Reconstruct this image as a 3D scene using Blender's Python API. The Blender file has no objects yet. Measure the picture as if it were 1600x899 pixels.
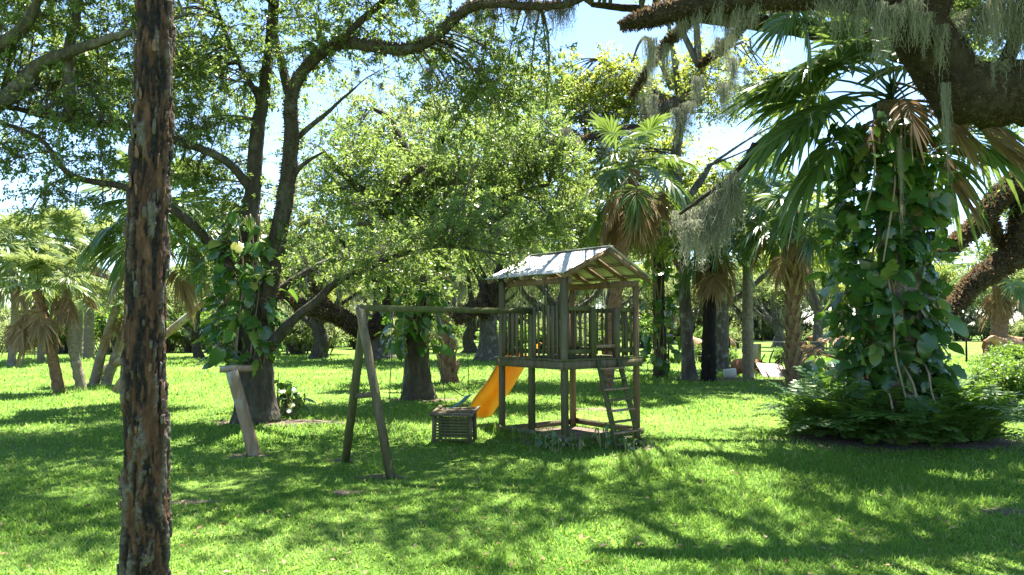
import bpy, bmesh, math, random
import numpy as np
from mathutils import Vector, Matrix, noise as mn

# ------------------------------------------------------------------ camera, sky, sun, exposure
S = bpy.context.scene
COL = S.collection
CAM_H, FPX, PITCH = 2.1, 1080.0, math.radians(3.3)
cam_d = bpy.data.cameras.new('camera'); cam = bpy.data.objects.new('camera', cam_d); COL.objects.link(cam)
cam.location = (0, 0, CAM_H); cam.rotation_euler = (math.pi/2 + PITCH, 0, 0)
cam_d.sensor_width = 36; cam_d.lens = 36*FPX/1600; cam_d.clip_start = .05; cam_d.clip_end = 2000
S.camera = cam
SUN_AZ, SUN_EL = math.radians(16), math.radians(67)
w = bpy.data.worlds.new('World'); S.world = w; w.use_nodes = True
wn = w.node_tree; bg = wn.nodes['Background']
sky = wn.nodes.new('ShaderNodeTexSky'); sky.sky_type = 'NISHITA'; sky.sun_disc = False
sky.sun_elevation = SUN_EL; sky.sun_rotation = SUN_AZ; sky.air_density = .9; sky.dust_density = .1; sky.ozone_density = 3.5
wn.links.new(sky.outputs[0], bg.inputs[0]); bg.inputs[1].default_value = .077
sl = bpy.data.lights.new('sun', 'SUN'); so = bpy.data.objects.new('sun', sl); COL.objects.link(so)
sl.energy = 5.0; sl.angle = math.radians(.53); sl.color = (1, .95, .86)
sd = Vector((math.sin(SUN_AZ)*math.cos(SUN_EL), math.cos(SUN_AZ)*math.cos(SUN_EL), math.sin(SUN_EL)))
so.rotation_euler = sd.to_track_quat('Z', 'Y').to_euler(); so.location = sd*60
S.view_settings.view_transform = 'Standard'; S.view_settings.look = 'None'; S.view_settings.gamma = 1
S.view_settings.use_curve_mapping = False; S.view_settings.exposure = 2.5
S.cycles.use_denoising = True; S.cycles.max_bounces = 9; S.cycles.diffuse_bounces = 5; S.cycles.glossy_bounces = 2
S.cycles.transmission_bounces = 6; S.cycles.transparent_max_bounces = 4
S.cycles.use_adaptive_sampling = False
R = math.radians

# ------------------------------------------------------------------ helpers
def at(px, py, d):
    """world point seen at photo pixel (px,py) at depth Y=d metres"""
    x = (px-800)/FPX; y = -(py-449.5)/FPX
    Y = math.cos(PITCH)-y*math.sin(PITCH); Z = math.sin(PITCH)+y*math.cos(PITCH)
    k = d/Y
    return Vector((x*k, d, CAM_H+Z*k))
def ground(px, py):
    y = -(py-449.5)/FPX
    Y = math.cos(PITCH)-y*math.sin(PITCH); Z = math.sin(PITCH)+y*math.cos(PITCH)
    k = -CAM_H/Z
    return Vector(((px-800)/FPX*k, Y*k, 0))
def A(*v): return np.array(v, float)

def mk(name, V, F, mat, parent=None, tint=None, smooth=False):
    """one mesh object out of numpy arrays; V in world space, parent at its own place"""
    V = np.asarray(V, np.float32).reshape(-1, 3); F = np.asarray(F, np.int32)
    me = bpy.data.meshes.new(name); n, k = F.shape
    if parent is not None:
        V = V - np.array(origin(parent), np.float32)
    me.vertices.add(len(V)); me.vertices.foreach_set('co', V.ravel())
    me.loops.add(n*k); me.loops.foreach_set('vertex_index', F.ravel())
    me.polygons.add(n); me.polygons.foreach_set('loop_start', np.arange(0, n*k, k, dtype=np.int32))
    if smooth: me.polygons.foreach_set('use_smooth', np.ones(n, bool))
    if tint is not None:
        a = me.attributes.new('tint', 'FLOAT', 'FACE'); a.data.foreach_set('value', np.asarray(tint, np.float32))
    me.update(calc_edges=True)
    me.materials.append(M[mat] if isinstance(mat, str) else mat)
    o = bpy.data.objects.new(name, me); COL.objects.link(o)
    if parent is not None: o.parent = parent
    return o
def origin(o):
    p = Vector(o.location)
    while o.parent: o = o.parent; p = p+o.location
    return p
class MB:
    def __init__(s): s.V = []; s.F = []; s.n = 0; s.T = []
    def add(s, V, F, t=None):
        V = np.asarray(V, float).reshape(-1, 3); F = np.asarray(F, int)
        s.V.append(V); s.F.append(F+s.n); s.n += len(V)
        s.T.append(np.full(len(F), .5) if t is None else np.broadcast_to(np.asarray(t, float), (len(F),)))
        return s
    def build(s, name, mat, parent=None, smooth=False):
        return mk(name, np.vstack(s.V), np.vstack(s.F), mat, parent, np.concatenate(s.T), smooth)
def tag(o, label=None, cat=None, group=None, kind=None):
    if label: o['label'] = label
    if cat: o['category'] = cat
    if group: o['group'] = group
    if kind: o['kind'] = kind
    return o
def thing(name, label, cat, loc=(0, 0, 0), rz=0, group=None):
    o = bpy.data.objects.new(name, None); COL.objects.link(o); o.empty_display_size = .2
    o.location = loc; o.rotation_euler = (0, 0, rz)
    return tag(o, label, cat, group)
def copy_tree(o, parent=None):
    c = o.copy(); COL.objects.link(c); c.parent = parent
    for ch in o.children: copy_tree(ch, c)
    return c
def put(me, name, parent, mtx):
    o = bpy.data.objects.new(name, me); COL.objects.link(o); o.parent = parent; o.matrix_local = mtx
    return o

def spline(P, step=.25):
    """Catmull-Rom through rows (x,y,z,r)"""
    P = np.asarray(P, float); n = len(P); out = []
    E = np.vstack([2*P[0]-P[1], P, 2*P[-1]-P[-2]])
    for i in range(n-1):
        p0, p1, p2, p3 = E[i:i+4]
        m = max(2, int(np.linalg.norm((p2-p1)[:3])/step))
        t = np.linspace(0, 1, m, endpoint=False)[:, None]
        out.append(.5*((2*p1)+(-p0+p2)*t+(2*p0-5*p1+4*p2-p3)*t*t+(-p0+3*p1-3*p2+p3)*t**3))
    out.append(P[-1:]); o = np.vstack(out); o[:, 3] = np.maximum(o[:, 3], .004)
    return o
def tube(Q, k=8, rough=0., seed=0, flute=0.):
    """tube around rows (x,y,z,r); returns V,F"""
    Q = np.asarray(Q, float); rng = np.random.default_rng(seed)
    P = Q[:, :3]; n = len(P); T = np.gradient(P, axis=0); T /= np.linalg.norm(T, axis=1)[:, None]+1e-9
    u = np.cross(T[0], [0.31, .95, .11]); u /= np.linalg.norm(u); U = np.zeros_like(P)
    for i in range(n):
        u = u-T[i]*np.dot(u, T[i]); u /= np.linalg.norm(u)+1e-9; U[i] = u
    W = np.cross(T, U); a = np.linspace(0, 2*np.pi, k, endpoint=False)
    rr = np.ones((n, k))
    if rough: rr += rng.normal(0, rough, (n, k))
    if flute: rr += flute*np.cos(a*5+rng.uniform(0, 6))[None, :]*np.linspace(1, .2, n)[:, None]
    V = P[:, None]+Q[:, 3][:, None, None]*rr[..., None]*(np.cos(a)[None, :, None]*U[:, None]+np.sin(a)[None, :, None]*W[:, None])
    V = np.vstack([P[:1].repeat(k, 0), V.reshape(-1, 3), P[-1:].repeat(k, 0)])
    i, j = np.meshgrid(np.arange(n+1), np.arange(k), indexing='ij'); j2 = (j+1) % k
    F = np.stack([i*k+j, i*k+j2, (i+1)*k+j2, (i+1)*k+j], -1).reshape(-1, 4)
    return V, F
def box(c, s, jit=0., rng=None):
    V = np.array([(x, y, z) for x in (-.5, .5) for y in (-.5, .5) for z in (-.5, .5)])*np.array(s)+np.array(c)
    if jit: V = V+rng.normal(0, jit, V.shape)
    return V, np.array([(0, 1, 3, 2), (4, 6, 7, 5), (0, 4, 5, 1), (2, 3, 7, 6), (0, 2, 6, 4), (1, 5, 7, 3)])
def beam(p, q, wd, ht, up=(0, 0, 1)):
    p = np.array(p, float); q = np.array(q, float); t = q-p; t /= np.linalg.norm(t)
    s = np.cross(t, up); s /= np.linalg.norm(s); n = np.cross(s, t)
    V = [e+a*s*wd/2+b*n*ht/2 for e in (p, q) for a, b in ((-1, -1), (1, -1), (1, 1), (-1, 1))]
    return np.array(V), np.array([(0, 3, 2, 1), (4, 5, 6, 7), (0, 1, 5, 4), (1, 2, 6, 5), (2, 3, 7, 6), (3, 0, 4, 7)])
def unit(v): return v/(np.linalg.norm(v, axis=-1, keepdims=True)+1e-9)

def twig_batch(P0, P1, P2, r0, r1, m=5, k=3):
    """many quadratic-bezier twigs at once"""
    N = len(P0); t = np.linspace(0, 1, m)[None, :, None]
    C = (1-t)**2*P0[:, None]+2*t*(1-t)*P1[:, None]+t*t*P2[:, None]
    T = unit(np.gradient(C, axis=1)); U = unit(np.cross(T, A(.3, .2, .93))); W = np.cross(T, U)
    rad = (np.asarray(r0)[:, None]*(1-t[..., 0])+np.asarray(r1)[:, None]*t[..., 0])[:, :, None, None]
    a = np.linspace(0, 2*np.pi, k, endpoint=False)[None, None, :, None]
    V = C[:, :, None]+rad*(np.cos(a)*U[:, :, None]+np.sin(a)*W[:, :, None])
    b = (np.arange(N)*m*k)[:, None, None]; i = np.arange(m-1)[None, :, None]; j = np.arange(k)[None, None, :]; j2 = (j+1) % k
    F = np.stack(np.broadcast_arrays(b+i*k+j, b+i*k+j2, b+(i+1)*k+j2, b+(i+1)*k+j), -1).reshape(-1, 4)
    return V.reshape(-1, 3), F
def bez(P0, P1, P2, t):
    t = t[..., None]; return (1-t)**2*P0+2*t*(1-t)*P1+t*t*P2
def leaf_batch(P, D, Nn, L, Wd, fold=.18):
    D = unit(D); s = unit(np.cross(D, Nn)); n = np.cross(s, D); L = L[:, None]; Wd = Wd[:, None]
    V = np.stack([P, P+D*L*.48+s*Wd*.5+n*Wd*fold, P+D*L, P+D*L*.48-s*Wd*.5+n*Wd*fold], 1)
    F = np.arange(len(P)*4).reshape(-1, 4)
    return V.reshape(-1, 3), F

def foliage(skel, vols, rng, bough_r=.8, ntw=12, nleaf=40, leaf=.08, wr=.45, flat=.6, shell=.55):
    """boughs fill the crown volumes, hang on the nearest limb, carry twigs, twigs carry leaves.
    returns (wood V,F), (leaf V,F,tint)"""
    sk = np.asarray(skel)[:, :3]; B = []
    for c, r, n in vols:
        d = unit(rng.normal(size=(n, 3))); q = rng.uniform(0, 1, n)**shell
        B.append(np.array(c)+d*q[:, None]*np.array(r))
    B = np.vstack(B); B = B[B[:, 2] > .8]; n = len(B)
    d2 = ((B[:, None]-sk[None])**2).sum(-1)
    d2 = d2+np.maximum(0, sk[None, :, 2]-B[:, None, 2])**2*1.5
    idx = d2.argmin(1); P0 = sk[idx]; ln = np.linalg.norm(B-P0, axis=1)
    P1 = P0*.45+B*.55+rng.normal(0, .12, (n, 3))*ln[:, None]+A(0, 0, .14)*ln[:, None]
    mb = MB(); r0 = .008+.0105*ln
    mb.add(*twig_batch(P0, P1, B, np.minimum(r0, .07), np.full(n, .006), m=8, k=4))
    bi = np.repeat(np.arange(n), ntw); N = len(bi)
    t = rng.uniform(.45, 1, N)
    Q0 = bez(P0[bi], P1[bi], B[bi], t)
    off = rng.normal(0, 1, (N, 3))*A(1, 1, flat)*bough_r
    Q2 = B[bi]+off; Q1 = (Q0+Q2)/2+A(0, 0, .12)*bough_r+rng.normal(0, .1, (N, 3))*bough_r
    mb.add(*twig_batch(Q0, Q1, Q2, np.full(N, .007), np.full(N, .002), m=4, k=3))
    li = np.repeat(np.arange(N), nleaf); K = len(li)
    tl = rng.uniform(.25, 1.04, K); tl = np.sqrt(tl)
    Pl = bez(Q0[li], Q1[li], Q2[li], tl)+rng.normal(0, .35*leaf, (K, 3))
    D = unit(Q2[li]-Q0[li])*.7+rng.normal(0, .75, (K, 3))+A(0, 0, -.15)
    Nn = rng.normal(0, .55, (K, 3))+A(0, 0, 1)
    L = leaf*rng.uniform(.6, 1.35, K)
    V, F = leaf_batch(Pl, D, Nn, L, L*wr)
    bt = rng.uniform(0, 1, n)[bi][li]
    tint = np.clip(.45*bt+.55*rng.uniform(0, 1, K), 0, 1)
    return (np.vstack(mb.V), np.vstack(mb.F)), (V, F, tint)

# ------------------------------------------------------------------ materials
M = {}
def nodes(name):
    m = bpy.data.materials.new(name); m.use_nodes = True; nt = m.node_tree
    M[name] = m; return m, nt, nt.nodes['Principled BSDF'], nt.nodes['Material Output']
def ramp(nt, stops, fac=None):
    r = nt.nodes.new('ShaderNodeValToRGB'); e = r.color_ramp.elements
    while len(e) < len(stops): e.new(.5)
    for k, (p, c) in enumerate(stops): e[k].position = p; e[k].color = (*c, 1)
    if fac is not None: nt.links.new(fac, r.inputs[0])
    return r.outputs[0]
def coords(nt, scale=(1, 1, 1), kind='Object'):
    t = nt.nodes.new('ShaderNodeTexCoord'); mp = nt.nodes.new('ShaderNodeMapping'); mp.inputs['Scale'].default_value = scale
    nt.links.new(t.outputs[kind], mp.inputs[0]); return mp.outputs[0]
def noise_tex(nt, vec, scale, detail=5, rough=.6, dist=0):
    n = nt.nodes.new('ShaderNodeTexNoise'); n.inputs['Scale'].default_value = scale; n.inputs['Detail'].default_value = detail
    n.inputs['Roughness'].default_value = rough; n.inputs['Distortion'].default_value = dist
    nt.links.new(vec, n.inputs['Vector']); return n.outputs[0]
def mixc(nt, a, b, fac, mode='MIX'):
    x = nt.nodes.new('ShaderNodeMix'); x.data_type = 'RGBA'; x.blend_type = mode
    for sock, val in ((x.inputs[0], fac), (x.inputs[6], a), (x.inputs[7], b)):
        if isinstance(val, (int, float)): sock.default_value = val
        elif isinstance(val, tuple): sock.default_value = (*val, 1)
        else: nt.links.new(val, sock)
    return x.outputs[2]
def bump(nt, b, h, strength, dist=.02):
    x = nt.nodes.new('ShaderNodeBump'); x.inputs['Strength'].default_value = strength; x.inputs['Distance'].default_value = dist
    nt.links.new(h, x.inputs['Height']); nt.links.new(x.outputs[0], b.inputs['Normal'])
def leaf_mat(name, stops, trans=(.25, .42, .04), tf=.42, rough=.42, spec=.5, big=False):
    m, nt, b, out = nodes(name)
    if big:
        oi = nt.nodes.new('ShaderNodeObjectInfo'); f = oi.outputs['Random']
    else:
        at_ = nt.nodes.new('ShaderNodeAttribute'); at_.attribute_name = 'tint'; f = at_.outputs['Fac']
    c = ramp(nt, stops, f)
    if big:
        nz = noise_tex(nt, coords(nt), 6, 4); c = mixc(nt, c, (.20, .24, .05), ramp(nt, [(.6, (0, 0, 0)), (.8, (.5, .5, .5))], nz))
    nt.links.new(c, b.inputs['Base Color']); b.inputs['Roughness'].default_value = rough; b.inputs['Specular IOR Level'].default_value = spec
    tr = nt.nodes.new('ShaderNodeBsdfTranslucent')
    nt.links.new(mixc(nt, c, trans, .55), tr.inputs[0])
    mx = nt.nodes.new('ShaderNodeMixShader'); mx.inputs[0].default_value = tf
    nt.links.new(b.outputs[0], mx.inputs[1]); nt.links.new(tr.outputs[0], mx.inputs[2]); nt.links.new(mx.outputs[0], out.inputs[0])
def bark_mat(name, stops, scale=6, stretch=.25, bstr=.8, lichen=None, rough=.95, moss=None):
    m, nt, b, out = nodes(name); v = coords(nt, (1, 1, stretch))
    n1 = noise_tex(nt, v, scale, 8, .7, .4); c = ramp(nt, stops, n1)
    n2 = noise_tex(nt, coords(nt), 2.3, 5, .6)
    if lichen: c = mixc(nt, c, lichen, ramp(nt, [(.54, (0, 0, 0)), (.68, (.75, .75, .75))], n2))
    if moss:
        n3 = noise_tex(nt, coords(nt), 3.1, 4, .65); c = mixc(nt, c, moss, ramp(nt, [(.45, (0, 0, 0)), (.7, (.8, .8, .8))], n3))
    nt.links.new(c, b.inputs['Base Color']); b.inputs['Roughness'].default_value = rough; b.inputs['Specular IOR Level'].default_value = .15
    vo = nt.nodes.new('ShaderNodeTexVoronoi'); vo.inputs['Scale'].default_value = scale*2.2; nt.links.new(v, vo.inputs['Vector'])
    mh = nt.nodes.new('ShaderNodeMath'); mh.operation = 'ADD'; nt.links.new(n1, mh.inputs[0]); nt.links.new(vo.outputs[0], mh.inputs[1])
    bump(nt, b, mh.outputs[0], bstr, .04)

leaf_mat('oak_leaf', [(0, (.055, .1, .032)), (.5, (.09, .15, .045)), (1, (.15, .21, .065))], trans=(.38, .52, .08), tf=.48, rough=.38, spec=.6)
leaf_mat('oak_leaf_bright', [(0, (.09, .14, .025)), (.5, (.14, .2, .035)), (1, (.22, .27, .055))], trans=(.52, .58, .07), tf=.55)
leaf_mat('shrub_leaf', [(0, (.05, .11, .02)), (.6, (.09, .18, .03)), (1, (.15, .23, .04))], trans=(.32, .5, .04), tf=.5)
leaf_mat('far_leaf', [(0, (.08, .12, .045)), (.5, (.12, .17, .065)), (1, (.19, .23, .095))], trans=(.46, .54, .14), tf=.5, rough=.6)
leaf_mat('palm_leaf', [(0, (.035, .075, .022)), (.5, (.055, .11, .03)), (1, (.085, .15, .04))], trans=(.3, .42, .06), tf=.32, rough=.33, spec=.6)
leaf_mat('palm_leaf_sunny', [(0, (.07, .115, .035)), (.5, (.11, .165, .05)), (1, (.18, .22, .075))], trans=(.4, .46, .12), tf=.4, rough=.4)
leaf_mat('dead_frond', [(0, (.12, .075, .045)), (.5, (.22, .15, .09)), (1, (.34, .26, .17))], trans=(.4, .25, .12), tf=.3, rough=.7, spec=.2)
leaf_mat('vine_leaf', [(0, (.026, .072, .016)), (.5, (.043, .11, .022)), (.8, (.07, .15, .03)), (.93, (.15, .22, .045)), (1, (.26, .27, .06))], trans=(.22, .42, .03), tf=.3, rough=.25, spec=.6, big=True)
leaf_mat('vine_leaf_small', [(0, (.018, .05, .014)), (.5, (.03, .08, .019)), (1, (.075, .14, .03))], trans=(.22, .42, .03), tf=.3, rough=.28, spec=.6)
leaf_mat('fern_leaf', [(0, (.05, .105, .022)), (.5, (.09, .175, .035)), (1, (.16, .25, .05))], trans=(.3, .5, .04), tf=.45, rough=.45)
leaf_mat('moss', [(0, (.15, .155, .11)), (.5, (.24, .245, .175)), (1, (.36, .36, .27))], trans=(.35, .36, .24), tf=.35, rough=.9, spec=.1)
leaf_mat('limb_fern', [(0, (.045, .03, .02)), (.45, (.09, .062, .042)), (.8, (.15, .11, .07)), (1, (.07, .09, .03))], trans=(.3, .2, .1), tf=.3, rough=.9, spec=.1)
leaf_mat('grass_blade', [(0, (.06, .145, .018)), (.5, (.11, .235, .028)), (.85, (.2, .315, .075)), (1, (.4, .36, .17))], trans=(.4, .6, .09), tf=.48, rough=.6, spec=.15)
leaf_mat('litter', [(0, (.10, .06, .035)), (.5, (.22, .14, .08)), (1, (.36, .27, .17))], trans=(.3, .2, .1), tf=.1, rough=.8, spec=.1)
bark_mat('oak_bark', [(.25, (.035, .03, .026)), (.5, (.085, .075, .062)), (.75, (.17, .155, .13))], 7, .22, .9, lichen=(.26, .27, .22))
bark_mat('oak_bark_dark', [(.25, (.022, .018, .014)), (.5, (.055, .045, .035)), (.75, (.12, .10, .08))], 7, .22, .9, lichen=(.13, .13, .105), moss=(.045, .05, .022))
bark_mat('limb_bark', [(.25, (.012, .009, .007)), (.5, (.03, .022, .016)), (.75, (.075, .058, .042))], 6, .6, 1., moss=(.05, .046, .026))
bark_mat('twig_bark', [(.3, (.05, .042, .034)), (.7, (.15, .135, .115))], 9, .5, .3)
bark_mat('palm_bark', [(.25, (.10, .078, .055)), (.5, (.2, .165, .125)), (.75, (.31, .27, .215))], 9, 1.6, .6, lichen=(.33, .32, .27))
bark_mat('palm_bark_red', [(.25, (.08, .045, .03)), (.5, (.19, .11, .07)), (.75, (.28, .2, .14))], 8, .9, .7)
bark_mat('charred', [(.3, (.008, .007, .007)), (.62, (.022, .019, .017)), (.72, (.13, .085, .055))], 5, .4, .9)
bark_mat('boot', [(.25, (.12, .085, .05)), (.5, (.24, .18, .11)), (.8, (.36, .29, .2))], 7, .5, .5)
bark_mat('wood', [(.25, (.06, .048, .03)), (.5, (.12, .098, .06)), (.8, (.2, .17, .115))], 9, .12, .35, moss=(.085, .095, .032))
bark_mat('wood_green', [(.25, (.05, .048, .022)), (.5, (.09, .09, .036)), (.8, (.16, .145, .065))], 9, .12, .35, moss=(.07, .1, .025))
bark_mat('wood_red', [(.25, (.10, .065, .035)), (.5, (.17, .115, .065)), (.8, (.25, .185, .115))], 10, .2, .3)
bark_mat('log', [(.25, (.14, .095, .055)), (.5, (.25, .175, .105)), (.8, (.34, .27, .18))], 9, .2, .5, lichen=(.34, .35, .29))
bark_mat('rusty', [(.3, (.1, .04, .02)), (.5, (.24, .11, .06)), (.75, (.36, .22, .15))], 5, 1, .3)
bark_mat('cow_hide', [(.3, (.15, .045, .022)), (.55, (.24, .08, .04)), (.8, (.33, .13, .07))], 2, 1, .1, rough=.6)
bark_mat('cow_hide_tan', [(.3, (.22, .12, .06)), (.55, (.36, .2, .1)), (.8, (.45, .3, .18))], 2, 1, .1, rough=.6)
bark_mat('soil', [(.3, (.07, .052, .038)), (.55, (.14, .105, .08)), (.8, (.25, .2, .155))], 7, 1, .8)
def plain(name, col, rough=.5, metal=0., var=.25, trans=0):
    m, nt, b, out = nodes(name); n = noise_tex(nt, coords(nt), 5, 6)
    c = ramp(nt, [(.3, tuple(x*(1-var) for x in col)), (.7, col)], n); nt.links.new(c, b.inputs['Base Color'])
    b.inputs['Roughness'].default_value = rough; b.inputs['Metallic'].default_value = metal
    if trans:
        tr = nt.nodes.new('ShaderNodeBsdfTranslucent'); nt.links.new(c, tr.inputs[0])
        mx = nt.nodes.new('ShaderNodeMixShader'); mx.inputs[0].default_value = trans
        nt.links.new(b.outputs[0], mx.inputs[1]); nt.links.new(tr.outputs[0], mx.inputs[2]); nt.links.new(mx.outputs[0], out.inputs[0])
plain('slide_plastic', (.72, .35, .02), .35, trans=.25, var=.12)
plain('slide_edge', (.42, .27, .12), .5)
plain('seat_plastic', (.10, .28, .38), .4)
plain('chain', (.05, .06, .045), .6, .3)
plain('rope', (.10, .13, .07), .9)
plain('bucket_plastic', (.78, .78, .74), .45, var=.12)
plain('pale_panel', (.5, .4, .33), .6, var=.3)
plain('wire', (.2, .19, .18), .5, .6)
plain('vine_stem', (.27, .21, .13), .8)
plain('petiole', (.22, .24, .08), .5)
# weathered sheet metal: pale, stained along the fall line
m, nt, b, out = nodes('sheet_metal'); v = coords(nt, (.7, 5, 1)); n1 = noise_tex(nt, v, 2.2, 7, .7)
n2 = noise_tex(nt, coords(nt), 3.3, 6, .65)
c = mixc(nt, ramp(nt, [(.3, (.30, .30, .29)), (.6, (.52, .52, .50))], n1), (.16, .125, .095), ramp(nt, [(.56, (0, 0, 0)), (.7, (.75, .75, .75))], n2))
nt.links.new(c, b.inputs['Base Color']); b.inputs['Metallic'].default_value = .25; b.inputs['Roughness'].default_value = .5
bump(nt, b, n2, .15, .01)
# lawn
m, nt, b, out = nodes('lawn'); v = coords(nt)
n1 = noise_tex(nt, v, .35, 6, .6); n2 = noise_tex(nt, v, 3.5, 6, .7); n3 = noise_tex(nt, v, 45, 4, .7)
c = ramp(nt, [(.3, (.075, .15, .02)), (.5, (.125, .21, .032)), (.7, (.2, .27, .06))], n1)
c = mixc(nt, c, ramp(nt, [(.3, (.38, .42, .35)), (.65, (1.0, 1.0, 1.0))], n3), .85, 'MULTIPLY')
c = mixc(nt, c, (.22, .2, .085), ramp(nt, [(.56, (0, 0, 0)), (.72, (.6, .6, .6))], n2))
nt.links.new(c, b.inputs['Base Color']); b.inputs['Roughness'].default_value = .9; b.inputs['Specular IOR Level'].default_value = .1
bump(nt, b, n3, .8, .03)
# dead trunk in front: bare orange wood, char and flaking grey bark (masks carried by the mesh)
m, nt, b, out = nodes('dead_trunk')
aa = nt.nodes.new('ShaderNodeAttribute'); aa.attribute_name = 'layer'
sp = nt.nodes.new('ShaderNodeSeparateColor'); nt.links.new(aa.outputs['Color'], sp.inputs[0])
v = coords(nt, (1, 1, .35)); n1 = noise_tex(nt, v, 16, 8, .7); n2 = noise_tex(nt, coords(nt), 40, 6, .7)
c = ramp(nt, [(.3, (.025, .013, .008)), (.5, (.068, .034, .02)), (.72, (.17, .09, .05))], n1)
c = mixc(nt, c, ramp(nt, [(.35, (.045, .037, .03)), (.65, (.15, .135, .105))], n2), sp.outputs[1])
c = mixc(nt, c, ramp(nt, [(.4, (.006, .005, .005)), (.7, (.03, .024, .02))], n2), sp.outputs[0])
nt.links.new(c, b.inputs['Base Color']); b.inputs['Roughness'].default_value = .9; b.inputs['Specular IOR Level'].default_value = .2
mh = nt.nodes.new('ShaderNodeMath'); mh.operation = 'ADD'; nt.links.new(n1, mh.inputs[0]); nt.links.new(n2, mh.inputs[1])
bump(nt, b, mh.outputs[0], .9, .012)

# ------------------------------------------------------------------ ground
mb = MB(); g = 900.
xs = np.array([-g, -120, -40, 0, 40, 120, g]); ys = np.array([-60, -10, 0, 20, 60, 140, g])
X, Y = np.meshgrid(xs, ys, indexing='ij'); V = np.stack([X, Y, 0*X], -1).reshape(-1, 3)
i, j = np.meshgrid(np.arange(6), np.arange(6), indexing='ij')
F = np.stack([i*7+j, (i+1)*7+j, (i+1)*7+j+1, i*7+j+1], -1).reshape(-1, 4)
tag(mk('ground', V, F, 'lawn'), 'broad mown lawn running back to the pasture', 'lawn', kind='structure')

# bare spots (no grass grows there): (x, y, rx, ry)
FN = A(.93, 12.3); FA = R(40); FU = A(math.cos(FA), math.sin(FA)); FV = A(-math.sin(FA), math.cos(FA)); FW, FD = 1.95, 1.75
fc = FN+FU*FW/2+FV*FD/2
bare = []
def bare_patch(p, rx, ry, seed, label):
    rng = np.random.default_rng(seed); n = 28; a = np.linspace(0, 2*np.pi, n, endpoint=False)
    rr = 1+.16*np.sin(3*a+rng.uniform(0, 6))+.12*np.sin(5*a+rng.uniform(0, 6))+rng.normal(0, .05, n)
    V = [(p[0], p[1], .02)]+[(p[0]+rx*r*math.cos(t)*.55, p[1]+ry*r*math.sin(t)*.55, .014) for t, r in zip(a, rr)]
    V += [(p[0]+rx*r*math.cos(t), p[1]+ry*r*math.sin(t), .004) for t, r in zip(a, rr)]
    F = [(0, 1+k, 1+(k+1) % n, 0+1+(k+1) % n) for k in range(n)]
    F3 = [(1+k, 1+n+k, 1+n+(k+1) % n, 1+(k+1) % n) for k in range(n)]
    me = bpy.data.meshes.new('soil_patch'); me.from_pydata(V, [], [(0, 1+k, 1+(k+1) % n) for k in range(n)]+F3); me.materials.append(M['soil'])
    o = bpy.data.objects.new('soil_patch', me); COL.objects.link(o); tag(o, label, 'soil', kind='structure')
    bare.append((p[0], p[1], rx*.85, ry*.85))

# ------------------------------------------------------------------ grass
def vnoise(x, y, s):
    r = np.random.default_rng(s); v = 0
    for k in range(7):
        a = r.uniform(0, 6.28); f = r.uniform(.5, 3.2); v = v+np.sin((x*math.cos(a)+y*math.sin(a))*f+r.uniform(0, 6.28))/(.6+f*.4)
    return v/3
def make_grass():
    rng = np.random.default_rng(3); P = []
    for d0, d1, dens in ((4.6, 6.5, 2100), (6.5, 8.5, 1500), (8.5, 11, 900), (11, 15, 480), (15, 21, 230), (21, 32, 95), (32, 50, 32)):
        w1 = 1.62*d1+3; n = int((d1-d0)*w1*dens); y = rng.uniform(d0, d1, n); x = rng.uniform(-.5, .5, n)*w1
        k = np.abs(x) < .81*y+1.4; P.append(np.stack([x[k], y[k]], 1))
    P = np.vstack(P); keep = np.ones(len(P), bool)
    for bx, by, rx, ry in bare:
        q = ((P[:, 0]-bx)/rx)**2+((P[:, 1]-by)/ry)**2; keep &= (q > 1) | (rng.uniform(0, 1, len(P)) < (.06 if rx > .7 else .45))
    q = P-FN; u = q@FU; vv = q@FV
    keep &= ~((u > -.02) & (u < FW+.02) & (vv > -.02) & (vv < FD+.02) & (rng.uniform(0, 1, len(P)) > .07))
    patch = vnoise(P[:, 0]*1.1, P[:, 1]*1.1, 5); keep &= rng.uniform(-.25, 1.2, len(P)) < .85+patch*.45
    P = P[keep]; patch = patch[keep]; n = len(P); d = P[:, 1]
    h = (.03+.002*d)*rng.uniform(.55, 1.5, n)*(1+.3*patch); wd = (.0028+.00075*d)*rng.uniform(.7, 1.3, n)
    a = rng.uniform(0, 6.283, n); ln = rng.uniform(.2, 1.7, n)
    s = np.stack([np.cos(a+1.57), np.sin(a+1.57), 0*a], 1); B = np.stack([P[:, 0], P[:, 1], 0*a], 1)
    tip = B+np.stack([np.cos(a)*h*ln, np.sin(a)*h*ln, h], 1)
    V = np.stack([B-s*wd[:, None], B+s*wd[:, None], tip], 1).reshape(-1, 3)
    t = np.clip(.42+.28*vnoise(P[:, 0], P[:, 1], 9)+rng.normal(0, .17, n), 0, .9); t[rng.uniform(0, 1, n) < .035] = 1
    o = mk('grass', V, np.arange(n*3).reshape(-1, 3), 'grass_blade', None, t)
    tag(o, 'short lush green blades of lawn grass', 'grass', kind='stuff')
    # fallen leaves lying in the grass
    n = 900; y = 5.2+rng.uniform(0, 1, n)**1.4*17; x = rng.uniform(-.8, .8, n)*(y+1)
    Pl = np.stack([x, y, rng.uniform(.02, .05, n)], 1); D = rng.normal(0, 1, (n, 3))*A(1, 1, .2)
    V, F = leaf_batch(Pl, D, rng.normal(0, .35, (n, 3))+A(0, 0, 1), rng.uniform(.04, .1, n), rng.uniform(.02, .045, n))
    tag(mk('leaf_litter', V, F, 'litter', None, rng.uniform(0, 1, n)), 'scattered dry brown leaves fallen on the lawn', 'leaves', kind='stuff')

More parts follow.
